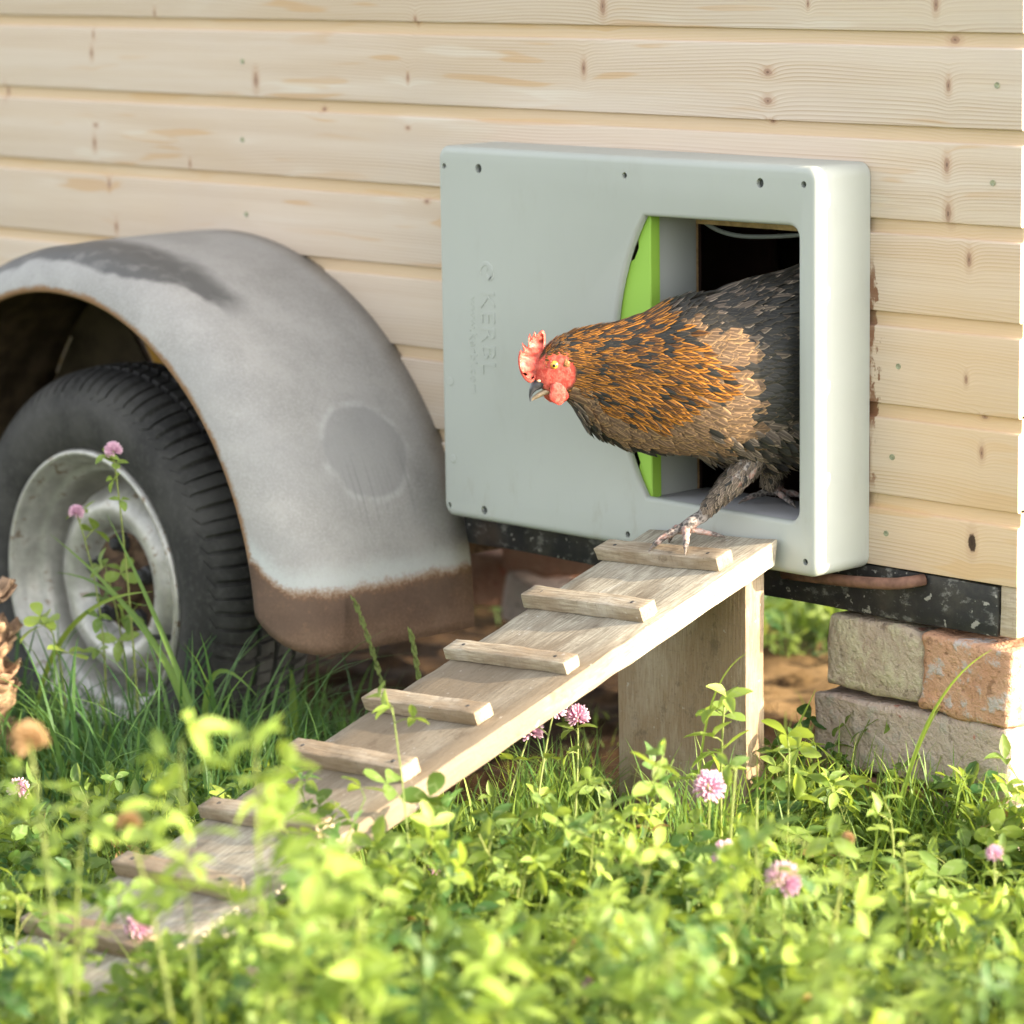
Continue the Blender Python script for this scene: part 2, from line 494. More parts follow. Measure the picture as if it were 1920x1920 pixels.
def bm_obj(name, bm, mats, parent=None, smooth=False, M=None, autosmooth=None, kind=None):
    bmesh.ops.recalc_face_normals(bm, faces=bm.faces)
    me = bpy.data.meshes.new(name)
    bm.to_mesh(me); bm.free()
    for mm in (mats if isinstance(mats, (list, tuple)) else [mats]):
        me.materials.append(MAT[mm])
    if smooth or autosmooth:
        me.polygons.foreach_set('use_smooth', np.ones(len(me.polygons), dtype=bool))
    if autosmooth: me.set_sharp_from_angle(angle=R_(autosmooth))
    o = bpy.data.objects.new(name, me)
    col.objects.link(o)
    if parent: o.parent = parent
    off = base_of(parent) if parent else Vector((0, 0, 0))
    o.matrix_local = Matrix.Translation(-off) @ (M or Matrix.Identity(4))
    if kind: o['kind'] = kind
    return o
def box_bm(dx, dy, dz, bevel=.0015, cuts=(0, 0, 0), jitter=0.0, seed=0, seg=2):
    """box from 0..dx, 0..dy, 0..dz"""
    bm = bmesh.new()
    bmesh.ops.create_cube(bm, size=1)
    for v in bm.verts: v.co = Vector(((v.co.x+.5)*dx, (v.co.y+.5)*dy, (v.co.z+.5)*dz))
    if bevel: bmesh.ops.bevel(bm, geom=bm.edges[:], offset=bevel, segments=seg, profile=.5, affect='EDGES')
    for ax, n in enumerate(cuts):
        L = (dx, dy, dz)[ax]
        for k in range(n):
            c = L*(k+1)/(n+1)
            co = Vector((0, 0, 0)); no = Vector((0, 0, 0)); co[ax] = c; no[ax] = 1
            bmesh.ops.bisect_plane(bm, geom=bm.verts[:]+bm.edges[:]+bm.faces[:], plane_co=co, plane_no=no)
    if jitter:
        for v in bm.verts:
            q = v.co*18 + Vector((seed*7.1, seed*3.3, seed))
            v.co += (noise.noise_vector(q)*.55+noise.noise_vector(q*3.3)*.45)*jitter
    return bm
def wbox(name, x0, x1, y0, y1, z0, z1, mat, parent, bevel=.0015, **kw):
    return bm_obj(name, box_bm(x1-x0, y1-y0, z1-z0, bevel, **kw), mat, parent, M=Matrix.Translation((x0, y0, z0)), autosmooth=35)
def tube(path, radii, n=10, cap=True):
    P = [Vector(p) for p in path]; V = []; F = []
    if not hasattr(radii, '__len__'): radii = [radii]*len(P)
    prev = None
    for i, p in enumerate(P):
        t = (P[min(i+1, len(P)-1)] - P[max(i-1, 0)]).normalized()
        a = prev if prev is not None else (Vector((0, 0, 1)) if abs(t.z) < .9 else Vector((1, 0, 0)))
        b = t.cross(a).normalized(); a2 = b.cross(t).normalized(); prev = a2
        for k in range(n):
            w = 2*math.pi*k/n
            V.append(p + (a2*math.cos(w) + b*math.sin(w))*radii[i])
    for i in range(len(P)-1):
        for k in range(n):
            F.append((i*n+k, i*n+(k+1) % n, (i+1)*n+(k+1) % n, (i+1)*n+k))
    if cap:
        F.append(tuple(range(n-1, -1, -1))); F.append(tuple(range((len(P)-1)*n, len(P)*n)))
    return V, F
def bez(a, b, c, n):
    a, b, c = Vector(a), Vector(b), Vector(c)
    return [a*(1-t)**2 + b*2*t*(1-t) + c*t*t for t in [i/n for i in range(n+1)]]
def ground_z(x, y):
    g = -.085*min(max((-x-.45), 0), 1.4)
    return g

# ------------------------------------------------------------------ ground
def build_ground():
    xs = np.concatenate([np.linspace(-60, -4, 8), np.linspace(-3.6, 1.4, 126), np.linspace(2, 60, 8)])
    ys = np.concatenate([np.linspace(-60, -3, 8), np.linspace(-2.6, 2.4, 126), np.linspace(3, 60, 8)])
    V = []; F = []
    for y in ys:
        for x in xs:
            z = ground_z(x, y)
            if abs(x) < 5 and abs(y) < 5:
                q = Vector((x*5, y*5, 0))
                z += noise.noise(q)*.012 + noise.noise(q*5.3)*.008
                if 0 < y < 1.4 and x < .1: z += .012 + abs(noise.noise(q*3.1))*.030 + abs(noise.noise(q*7.3))*.022
                z -= .012
            else: z -= .03
            V.append((x, y, z))
    nx = len(xs)
    for j in range(len(ys)-1):
        for i in range(nx-1):
            F.append((j*nx+i, j*nx+i+1, (j+1)*nx+i+1, (j+1)*nx+i))
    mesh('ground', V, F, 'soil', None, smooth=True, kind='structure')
build_ground()

# ------------------------------------------------------------------ the coop trailer
DEPTH, LEFT, TOP = 1.12, -3.5, 2.30
trailer = empty('coop_trailer', (-1.2, 0, 0), 'pale pine clad mobile chicken coop on a trailer chassis with a big grey wheel fender', 'coop trailer')

PROF = [(.0025, 0.0), (.0006, .0008), (0.0, .0030), (0.0, .1030), (.0012, .1048), (.0050, .1058), (.0066, .1078), (.0072, .112), (.0072, .1285), (.021, .1285), (.021, 0.0)]
def board(x0, x1, z0, z1, seed):
    h = z1-z0
    pr = [(a, min(b, h+.0035) if b > .12 else b) for a, b in PROF] if h > .12 else [(a, b*(h/.125)) for a, b in PROF]
    if h < .12:
        pr = [(a, (b if i < 3 else b-.125+h)) for i, (a, b) in enumerate(PROF[:9])] + [(.021, .1285-.125+h), (.021, 0.0)]
    xs = list(np.linspace(x0, x1, max(2, int((x1-x0)/.16)+2)))
    V = []; F = []; n = len(pr)
    for x in xs:
        w = noise.noise(Vector((x*1.7, seed*3.1, 0)))*.0009
        w2 = noise.noise(Vector((x*1.3, seed*5.7, 4)))*.0008
        for a, b in pr: V.append((x, a+w2, z0+b+(w if b < .01 else 0)))
    for i in range(len(xs)-1):
        for k in range(n):
            F.append((i*n+k, (i+1)*n+k, (i+1)*n+(k+1) % n, i*n+(k+1) % n))
    F.append(tuple(range(n))); F.append(tuple(range(len(V)-1, len(V)-n-1, -1)))
    return mesh('board', V, F, 'pine', trailer, autosmooth=30)
bottoms = [.4106, .510, .635, .760, .885] + [1.0098+.1245*i for i in range(10)]
HX0, HX1, HZ0, HZ1 = -.602, -.272, .470, .886
for i, b in enumerate(bottoms):
    t_ = bottoms[i+1] if i+1 < len(bottoms) else b+.125
    if b < HZ1-.02 and t_ > HZ0:
        board(LEFT, HX0, b, t_, i); board(HX1, 0.0, b, t_, i+40)
    else:
        board(LEFT, 0.0, b, t_, i)
def endboard(z0, z1):
    h = z1-z0
    pr = [(a, min(b, h)) for a, b in PROF]
    V = []; F = []; n = len(pr); ys = np.linspace(.0225, DEPTH, 4)
    for y in ys:
        for a, b in pr: V.append((-.003-a, y, z0+b))
    for i in range(len(ys)-1):
        for k in range(n): F.append((i*n+k, i*n+(k+1) % n, (i+1)*n+(k+1) % n, (i+1)*n+k))
    F.append(tuple(range(n-1, -1, -1))); F.append(tuple(range(len(V)-n, len(V))))
    mesh('end_board', V, F, 'pine', trailer, autosmooth=30)
for i, b in enumerate(bottoms): endboard(b, bottoms[i+1] if i+1 < len(bottoms) else b+.125)
# inner lining with the cut-out, floor, back, left end and roof
def ring_panel(x0, x1, z0, z1, hx0, hx1, hz0, hz1, y0, y1, name, mat):
    bm = bmesh.new()
    for (a, b, c, d) in ((x0, hx0, z0, z1), (hx1, x1, z0, z1), (hx0, hx1, z0, hz0), (hx0, hx1, hz1, z1)):
        r = bmesh.ops.create_cube(bm, size=1)['verts']
        for v in r: v.co = Vector(((v.co.x+.5)*(b-a)+a, (v.co.y+.5)*(y1-y0)+y0, (v.co.z+.5)*(d-c)+c))
    return bm_obj(name, bm, mat, trailer)
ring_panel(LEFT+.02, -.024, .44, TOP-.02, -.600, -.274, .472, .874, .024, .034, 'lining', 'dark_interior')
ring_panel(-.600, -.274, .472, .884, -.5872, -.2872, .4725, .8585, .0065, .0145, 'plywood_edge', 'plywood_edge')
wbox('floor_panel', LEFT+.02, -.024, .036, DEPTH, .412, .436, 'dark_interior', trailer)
wbox('back_wall', LEFT, -.024, DEPTH-.001, DEPTH+.02, .41, TOP, 'wall_plain', trailer)
wbox('left_wall', LEFT, LEFT+.018, .023, DEPTH-.003, .411, TOP-.001, 'wall_plain', trailer)
wbox('roof', LEFT-.06, .05, -.045, DEPTH+.08, TOP-.03, TOP+.01, 'roof_felt', trailer)
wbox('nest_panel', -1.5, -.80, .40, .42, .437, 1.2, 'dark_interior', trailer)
# chassis
wbox('chassis_beam', LEFT, -.034, .004, .050, .338, .4085, 'black_beam', trailer, bevel=.003, cuts=(40, 0, 2), jitter=.003, seed=3)
wbox('end_beam', -.032, -.004, .006, DEPTH-.01, .340, .4095, 'end_beam_wood', trailer, bevel=.003, cuts=(0, 12, 1), jitter=.002, seed=5)
wbox('rear_beam', LEFT, -.034, DEPTH-.06, DEPTH-.015, .345, .4095, 'black_beam', trailer, bevel=.003)
wbox('cross_beam', -1.30, -1.16, .052, DEPTH-.062, .295, .409, 'hub_rust', trailer, bevel=.003)
wbox('cross_beam', -.92, -.86, .052, DEPTH-.062, .350, .409, 'hub_rust', trailer, bevel=.003)
V, F = tube(bez((-.40, -.012, .380), (-.23, -.030, .389), (-.185, -.022, .3955), 10) + [Vector((-.170, -.014, .3985)), Vector((-.160, .004, .4005))], .0082, 10)
mesh('pipe', V, F, 'pipe_rust', trailer, smooth=True)
# screws in the boards: disc with a cross slot dimple
def screw_at(x, z, r=.0045):
    bm = bmesh.new()
    bmesh.ops.create_cone(bm, cap_ends=True, segments=14, radius1=r, radius2=r*.85, depth=.0022)
    top = max((f for f in bm.faces), key=lambda f: -f.calc_center_median().z)
    res = bmesh.ops.inset_individual(bm, faces=[f for f in bm.faces if len(f.verts) > 6 and f.calc_center_median().z > 0], thickness=r*.45, depth=-.0010)
    bm_obj('screw', bm, 'screw_zinc', trailer, M=Matrix.Translation((x, -.0006, z)) @ Matrix.Rotation(R_(90), 4, 'X'), autosmooth=30)
for x, z in ((-1.5845, 1.0664), (-1.5902, .9398), (-1.586, .8187), (-.0411, 1.0673), (-.0465, .9413), (-.2039, .6876), (-.2143, .563), (-.224, .4569)):
    screw_at(x, z)

# ------------------------------------------------------------------ door housing (grey moulded box, bolted on the wall)
housing = bpy.data.objects.new('door_housing', None)
housing.empty_display_size = .05
col.objects.link(housing); housing.parent = trailer
housing.location = Vector((-.63, 0, .40)) - base_of(trailer)
housing['label'] = 'grey plastic automatic pop door housing with an open hatch'
BX0, BX1, BZ0, BZ1, BD = -1.003, -.2545, .4045, .9595, .107
def rrect(x0, x1, z0, z1, r, n=7):
    P = []
    for cx, cz, a0 in ((x1-r, z0+r, -90), (x1-r, z1-r, 0), (x0+r, z1-r, 90), (x0+r, z0+r, 180)):
        for k in range(n):
            a = R_(a0 + 90*k/(n-1)); P.append((cx+r*math.cos(a), cz+r*math.sin(a)))
    return P
def housing_shell():
    V = []; F = []
    loops = []
    FR = .0105
    def addloop(P, y):
        s = len(V); V.extend((x, y, z) for x, z in P); loops.append((s, len(P))); return s
    outs = [(0.0, 0.0, -.0006), (-.004, 0.0, -.0006)]
    levels = [(-.0006, 0)] + [(-.030, 0), (-BD+FR, 0)]
    for a in (15, 30, 45, 60, 75, 90):
        levels.append((-BD+FR-FR*math.sin(R_(a)), FR*(1-math.cos(R_(a)))))
    prev = None
    for y, ins in levels:
        P = rrect(BX0+ins, BX1-ins, BZ0+ins, BZ1-ins, max(.018-ins*.5, .008))
        s = addloop(P, y); n = len(P)
        if prev is not None:
            for k in range(n): F.append((prev+k, prev+(k+1) % n, s+(k+1) % n, s+k))
        prev = s
    outer = prev; no = n
    # opening outline (counter-clockwise seen from the front), left side is a shallow arc
    ox0, ox1, oz0, oz1 = -.577, -.290, .4785, .8790
    op = []
    r = .016
    for cx, cz, a0 in ((ox1-r, oz0+r, -90), (ox1-r, oz1-r, 0)):
        for k in range(6):
            a = R_(a0+90*k/5); op.append((cx+r*math.cos(a), cz+r*math.sin(a)))
    cxa, cza, RA = -.637+.358, (oz0+oz1)/2, .358
    h = (oz1-oz0)/2
    for k in range(19):
        zz = cza + h - .002 - (2*h-.004)*k/18
        op.append((cxa - math.sqrt(RA*RA-(zz-cza)**2), zz))
    cen = np.mean(op, axis=0)
    def inset(P, d):
        n = len(P); Q = []
        for i in range(n):
            a = np.array(P[i-1]); b = np.array(P[i]); c = np.array(P[(i+1) % n])
            t = (c-a); t /= np.linalg.norm(t); nn = np.array((t[1], -t[0]))
            Q.append(tuple(b + nn*d))
        return Q
    FR2 = .0065
    wide = inset(op, FR2)
    oloop = addloop(wide, -BD); nop = len(op)
    prev = oloop
    for a in (30, 60, 90):
        P = inset(op, FR2*(1-math.sin(R_(a))))
        s = addloop(P, -BD+FR2*(1-math.cos(R_(a))))
        for k in range(nop): F.append((prev+(k+1) % nop, prev+k, s+k, s+(k+1) % nop))
        prev = s
    s = addloop(op, -BD+.0095)
    for k in range(nop): F.append((prev+(k+1) % nop, prev+k, s+k, s+(k+1) % nop))
    # screw cups
    cups = [(-.9878, .9296, .0043), (-.913, .9290, .0068), (-.6131, .9323, .0046), (-.3575, .9337, .0066), (-.2792, .9352, .0046),
            (-.9887, .4210, .0043), (-.9123, .4222, .0066), (-.613, .4222, .0046), (-.276, .4255, .0046)]
    cl = []
    for (x, z, r) in cups:
        P = [(x+r*math.cos(2*math.pi*k/14), z+r*math.sin(2*math.pi*k/14)) for k in range(14)]
        s = addloop(P, -BD); cl.append(s)
        s2 = addloop(P, -BD+.007)
        for k in range(14): F.append((s+(k+1) % 14, s+k, s2+k, s2+(k+1) % 14))
    polys = [[Vector((V[outer+k][0], V[outer+k][2], 0)) for k in range(no)], [Vector((x, z, 0)) for x, z in reversed(wide)]]
    idx = [outer+k for k in range(no)] + [oloop+k for k in range(nop-1, -1, -1)]
    for s in cl:
        polys.append([Vector((V[s+k][0], V[s+k][2], 0)) for k in range(13, -1, -1)]); idx += [s+k for k in range(13, -1, -1)]
    for tri in tessellate_polygon(polys):
        F.append(tuple(idx[i] for i in tri))
    bm = bmesh.new()
    bv = [bm.verts.new(Vector(v)) for v in V]
    for f in F:
        try: bm.faces.new([bv[i] for i in f])
        except ValueError: pass
    bmesh.ops.remove_doubles(bm, verts=bm.verts, dist=1e-6)
    bm_obj('shell', bm, 'grey_plastic', housing, autosmooth=40)
    for (x, z, r) in cups:
        b2 = bmesh.new()
        bmesh.ops.create_cone(b2, cap_ends=True, segments=12, radius1=r*.82, radius2=r*.7, depth=.002)
        bmesh.ops.inset_individual(b2, faces=[f for f in b2.faces if len(f.verts) > 6 and f.calc_center_median().z > 0], thickness=r*.35, depth=-.0012)
        bm_obj('screw', b2, 'hole_dark', housing, M=Matrix.Translation((x, -BD+.006, z)) @ Matrix.Rotation(R_(90), 4, 'X'), autosmooth=30)
housing_shell()
# inner tunnel behind the front panel: left cheek, right cheek, sill, head
wbox('tunnel_cheek', -.592, -.581, -.0765, .0040, .4745, .8830, 'grey_plastic', housing, bevel=.001)
wbox('tunnel_cheek', -.2885, -.276, -.0960, .0040, .4745, .8830, 'grey_plastic', housing, bevel=.001)
wbox('sill', -.581, -.2885, -.0960, .0230, .4640, .4780, 'sill_plastic', housing, bevel=.001)
wbox('head_strip', -.581, -.2885, -.0960, .0040, .8800, .8920, 'grey_plastic', housing, bevel=.001)
# green sliding door: bevelled slab with a notch at top and bottom of its outer edge
def green_door():
    z0, z1 = .476, .882
    def arcx(z): return -.279 - math.sqrt(.372**2-(z-.679)**2)
    P = [(-.5745, z0), (-.5745, z1)]
    for k in range(25):
        z = z1 - (z1-z0)*k/24
        x = arcx(z) - .02
        for zn in (.826, .534):
            d = abs(z-zn)
            if d < .026: x = max(x, arcx(z)+.026*math.sqrt(1-(d/.026)**2)*.85)
        P.append((x, z))
    n = len(P); V = []; F = []
    for y, ins in ((-.0960, .0015), (-.0945, 0), (-.0775, 0)):
        for i, (x, z) in enumerate(P): V.append((x-(ins if i < 2 else 0), y, z))
    for l in range(2):
        for k in range(n): F.append((l*n+k, l*n+(k+1) % n, (l+1)*n+(k+1) % n, (l+1)*n+k))
    for tri in tessellate_polygon([[Vector((x, z, 0)) for x, z in P]]):
        F.append(tuple(tri)); F.append(tuple(2*n+i for i in reversed(tri)))
    mesh('sliding_door', V, F, 'green_plastic', housing, autosmooth=40)
green_door()
# embossed mark and lettering, reading downwards
def letters(body, size, x, z, depth, name):
    cu = bpy.data.curves.new('lettering', 'FONT')
    cu.body = body; cu.size = size; cu.extrude = depth; cu.resolution_u = 3; cu.space_character = 1.06
    o = bpy.data.objects.new('lettering', cu); col.objects.link(o)
    me = bpy.data.meshes.new_from_object(o.evaluated_get(bpy.context.evaluated_depsgraph_get()))
    bpy.data.objects.remove(o); bpy.data.curves.remove(cu)
    me.materials.clear(); me.materials.append(MAT['grey_plastic'])
    q = bpy.data.objects.new(name, me); col.objects.link(q); q.parent = housing
    M = Matrix.Translation((x, -BD, z)) @ Matrix.Rotation(R_(90), 4, 'X') @ Matrix.Rotation(R_(-90), 4, 'Z')
    q.matrix_local = Matrix.Translation(-base_of(housing)) @ M
    return q
letters('KERBL', .043, -.912, .752, .0008, 'lettering')
letters('www.kerbl.com', .0215, -.937, .740, .0006, 'lettering')
def emblem():
    V = []; F = []
    for (cx, cz, r0, a0, a1) in ((-.900, .778, .0125, -60, 200), (-.893, .776, .0075, 120, 380)):
        n = 16; s = len(V)
        for k in range(n+1):
            a = R_(a0+(a1-a0)*k/n); w = .0034*math.sin(math.pi*min(max(k/n, .06), .94))+.0006
            for rr, yy in ((r0-w, -BD+.0005), (r0-w*.7, -BD-.0008), (r0+w*.7, -BD-.0008), (r0+w, -BD+.0005)):
                V.append((cx+rr*math.cos(a), yy, cz+rr*math.sin(a)))
        for k in range(n):
            for j in range(3):
                b = s+k*4+j; F.append((b, b+4, b+5, b+1))
    mesh('emblem', V, F, 'grey_plastic', housing, autosmooth=40)
emblem()
for (x, z) in ((-.9814, .6092), (-.9785, .4927)):
    bm = bmesh.new()
    bmesh.ops.create_circle(bm, segments=20, radius=.0065, cap_ends=True)
    r = bmesh.ops.inset_individual(bm, faces=bm.faces[:], thickness=.0012, depth=.0006)
    bm_obj('ejector_mark', bm, 'grey_plastic', housing, M=Matrix.Translation((x, -BD-.0004, z)) @ Matrix.Rotation(R_(90), 4, 'X'))
V, F = tube([Vector(p) for p in bez((-.592, .004, .892), (-.575, .010, .842), (-.500, .030, .843), 12)] + bez((-.500, .030, .843), (-.44, .045, .844), (-.36, .055, .858), 8)[1:], .0034, 8)
mesh('cable', V, F, 'cable_grey', trailer, smooth=True)

# ------------------------------------------------------------------ fender and wheel
WX, WZ = -1.634, .235
def fender():
    cs = [(0.004, .5755), (-.04, .5770), (-.10, .5775), (-.16, .5770), (-.21, .5755), (-.25, .5725), (-.28, .5665), (-.303, .5575), (-.322, .5450), (-.338, .5280), (-.350, .5090), (-.3560, .4955), (-.3585, .4870), (-.3560, .4825), (-.3500, .4815)]
    arc = [0]
    for i in range(len(cs)-1, 0, -1): arc.append(arc[-1]+math.hypot(cs[i][0]-cs[i-1][0], cs[i][1]-cs[i-1][1]))
    arc = arc[::-1]
    nt = 120; V = []; U = []; F = []; n = len(cs); RC = .115
    for t in range(nt+1):
        for j, (y, r) in enumerate(cs):
            c = arc[j]
            st = RC - math.sqrt(max(RC*RC-(RC-min(c, RC))**2, 0))
            th0 = (st-.028)/.575; th1 = math.pi*1.02 - st/.575
            th = th0 + (th1-th0)*t/nt
            w = noise.noise(Vector((th*2.2, y*5, 1)))*.0022 - .020*math.sin(th)**2*max(0, min(1, (y+.345)/.09))
            V.append((WX+(r+w)*math.cos(th), y, WZ+(r+w)*math.sin(th))); U.append((th*.575, c))
    for t in range(nt):
        for j in range(n-1): F.append((t*n+j, (t+1)*n+j, (t+1)*n+j+1, t*n+j+1))
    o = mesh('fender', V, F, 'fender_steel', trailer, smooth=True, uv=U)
    o.data.materials.append(MAT['fender_under'])
    md = o.modifiers.new('Solidify', 'SOLIDIFY'); md.thickness = .0035; md.offset = -1; md.material_offset = 1
    return o
fend = fender()
# inner arch plate behind the wheel, two folded sheets, and the timber behind them
def arch_plate(a0, a1, y, name='arch_plate', mat='arch_plate'):
    n = 24; V = [(WX, y, WZ+.05), (WX, y+.004, WZ+.05)]; F = []
    for k in range(n+1):
        a = R_(a0+(a1-a0)*k/n)
        for yy in (y, y+.004): V.append((WX+.552*math.cos(a), yy, WZ+.545*math.sin(a)))
    for k in range(n):
        b = 2+2*k
        F += [(0, b, b+2), (1, b+3, b+1), (b, b+1, b+3, b+2)]
    mesh(name, V, F, mat, trailer)
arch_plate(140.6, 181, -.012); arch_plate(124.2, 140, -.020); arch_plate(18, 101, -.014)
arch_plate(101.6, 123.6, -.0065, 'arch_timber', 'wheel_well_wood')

wheel = bpy.data.objects.new('wheel', None); wheel.empty_display_size = .05
col.objects.link(wheel); wheel.parent = trailer; wheel.location = Vector((WX, -.2, WZ)) - base_of(trailer)
def lathe(name, prof, n, mat, parent, close_last=False, autosmooth=38, mod=None, angs=None):
    V = []; F = []; m_ = len(prof)
    angs = angs if angs is not None else [2*math.pi*i/n for i in range(n)]
    for i, a in enumerate(angs):
        for j, (y, r) in enumerate(prof):
            rr, aa = (mod(i, j, y, r, a) if mod else (r, a))
            V.append((WX+rr*math.cos(aa), y, WZ+rr*math.sin(aa)))
    N = len(angs)
    for i in range(N):
        for j in range(m_-1):
            F.append((i*m_+j, i*m_+j+1, ((i+1) % N)*m_+j+1, ((i+1) % N)*m_+j))
    return V, F
tp = [(-.287, .218), (-.299, .226), (-.307, .242), (-.3115, .262), (-.3125, .284), (-.310, .302), (-.3085, .304), (-.306, .309), (-.301, .321), (-.293, .3315), (-.283, .3395), (-.272, .3455), (-.262, .3490), (-.252, .3512),
      (-.246, .3520), (-.244, .3450), (-.238, .3450), (-.236, .3532), (-.222, .3545), (-.212, .3549), (-.210, .3475), (-.204, .3475), (-.202, .3550), (-.188, .3547), (-.174, .3536), (-.172, .3465), (-.166, .3465), (-.164, .3528),
      (-.156, .3515), (-.146, .3488), (-.136, .3445), (-.126, .3380), (-.117, .3290), (-.108, .3150), (-.101, .298), (-.098, .276), (-.099, .252), (-.107, .234), (-.118, .222)]
NS = 86
tyre_angs = []
for k in range(NS):
    for f in (0.0, .70, .77, .93): tyre_angs.append(2*math.pi*(k+f+ (.06*math.sin(k*2.4)))/NS)
def tmod(i, j, y, r, a):
    g = i % 4 in (2, 3)
    sk = .055*math.tanh((y+.205)/.05)*1.0
    if y < -.205: sk = -.060 + .9*(y+.265)*(y+.265)*6 if y > -.3125 and r > .31 else 0.0
    aa = a + (sk if r > .312 else 0)
    if g and r > .3185:
        dep = .0085
        if y < -.29: dep = .0050
        r = r-dep
    return r, aa
V, F = lathe('tyre', tp, 0, 'rubber', wheel, mod=tmod, angs=tyre_angs)
V = [(x, y + (-.012*max(0, .03-z)/.15 if y < -.2 and z < .03 else 0), max(z, -.098+.004*noise.noise(Vector((x*20, y*20, 0))))) for x, y, z in V]
mesh('tyre', V, F, 'rubber', wheel, autosmooth=32)
rp = [(-.288, .223), (-.299, .2265), (-.3055, .2245), (-.3075, .2200), (-.3045, .2155), (-.296, .2130), (-.289, .2075), (-.2855, .2035), (-.268, .2005), (-.2625, .1965), (-.2605, .1900), (-.254, .1860), (-.228, .1820), (-.205, .1780), (-.190, .172)]
V, F = lathe('rim', rp, 72, 'rim_paint', wheel)
rim = mesh('rim', V, F, 'rim_paint', wheel, smooth=True)
dp = [(-.186, .1775), (-.190, .1750), (-.202, .168), (-.232, .158), (-.2520, .146), (-.2590, .133), (-.2615, .121), (-.2585, .108), (-.2490, .097), (-.2385, .090), (-.2310, .086), (-.2290, .082), (-.2285, .045), (-.2270, .030), (-.2270, .0)]
def dmod(i, j, y, r, a):
    # four shallow hand holes pressed near the edge of the disc
    w = max(0.0, math.cos(4*a+.5))**6
    if .15 < r < .172: y = y
    return r, a
V, F = lathe('wheel_disc', dp, 72, 'rim_paint', wheel, mod=dmod)
mm_ = len(dp)
V = [ (x, y + .020*(max(0.0, math.cos(4*math.atan2(z-WZ, x-WX)-1.0))**8)*math.exp(-((math.hypot(x-WX, z-WZ)-.160)/.012)**2), z) for x, y, z in V]
mesh('wheel_disc', V, F, 'rim_paint', wheel, smooth=True)
hp = [(-.2285, .083), (-.2325, .080), (-.2335, .070), (-.2325, .046), (-.2400, .0425), (-.2560, .0405), (-.2615, .0370), (-.2630, .030), (-.2635, .0)]
V, F = lathe('hub_cap', hp, 32, 'hub_rust', wheel)
mesh('hub_cap', V, F, 'hub_rust', wheel, autosmooth=40)
V, F = tube([(WX+.150, -.262, WZ-.065), (WX+.143, -.285, WZ-.062), (WX+.138, -.296, WZ-.060)], [.005, .0045, .0035], 8)
mesh('valve', V, F, 'bolt_dark', wheel, autosmooth=40)
for k in range(5):
    a = R_(18+72*k); x, z = WX+.0665*math.cos(a), WZ+.0665*math.sin(a)
    V, F = tube([(x, -.233, z), (x, -.243, z), (x, -.2445, z), (x, -.256, z), (x, -.260, z)], [.0165, .0155, .0120, .0115, .0070], 6)
    mesh('wheel_bolt', V, F, 'bolt_dark', wheel, autosmooth=30)

# ------------------------------------------------------------------ ramp
RO = Vector((-.315, -.118, .452))
th, ro = R_(17.5), R_(3.5)
re = Vector((math.cos(ro), 0, math.sin(ro)))
rd = Vector((0, -math.cos(th), -math.sin(th))); rd = (rd - re*rd.dot(re)).normalized()
rn = re.cross(-rd)
ramp = empty('hen_ramp', (-.45, -.6, 0.0), 'sloping weathered plank ramp with wooden battens leading up to the open hatch', 'ramp')
def ramp_mat(o, axes):
    return Matrix((axes[0], axes[1], axes[2])).transposed().to_4x4() @ Matrix.Identity(4)
def placed(name, bm, mat, parent, org, ax, ay, az):
    M = Matrix((ax, ay, az)).transposed().to_4x4(); M.translation = org
    return bm_obj(name, bm, mat, parent, M=M, autosmooth=35)
RL, RW, RT = 1.43, .2420, .032
# main plank: X = down the slope, Y = across to the right, Z = up
bm = box_bm(RL, RW, RT, .0025, cuts=(44, 5, 0), jitter=.0024, seed=2)
for v in bm.verts:          # sawn back the corner at the top end, as in a hand cut plank
    if v.co.x < .02 and v.co.z < .014: v.co.x += .016
placed('plank', bm, 'ramp_wood', ramp, RO + re*(-.2470) - rn*RT + rd*(-.004), rd, re, rn)
bats = [(.104, -.2515, .233, .0), (.2545, -.2530, .233, .018), (.411, -.2520, .232, .004), (.562, -.2550, .216, -.01), (.708, -.2550, .232, .006), (.858, -.2530, .228, -.012), (1.004, -.2520, .230, .01), (1.15, -.2540, .232, -.008), (1.30, -.2530, .232, .01)]
for i, (v0, u0, L, sk) in enumerate(bats):
    c, s = math.cos(sk), math.sin(sk)
    ax = (re*c + rd*s); ay = (-rd*c + re*s)
    hgt = .0188 + .002*math.sin(i*2.1)
    bm = box_bm(L, .030+.002*math.cos(i*1.7), hgt, .0016, cuts=(16, 2, 1), jitter=.0026, seed=11+i)
    placed('batten', bm, 'batten_wood', ramp, RO + re*u0 + rd*v0 + rn*.0006, ax, ay, rn)
    for f in (.12, .88):
        bn = bmesh.new(); bmesh.ops.create_cone(bn, cap_ends=True, segments=10, radius1=.0032, radius2=.0027, depth=.0016)
        placed('nail', bn, 'bolt_dark', ramp, RO + re*u0 + rd*v0 + ax*(L*f) + ay*.015 + rn*(hgt+.0006), ax, ay, rn)
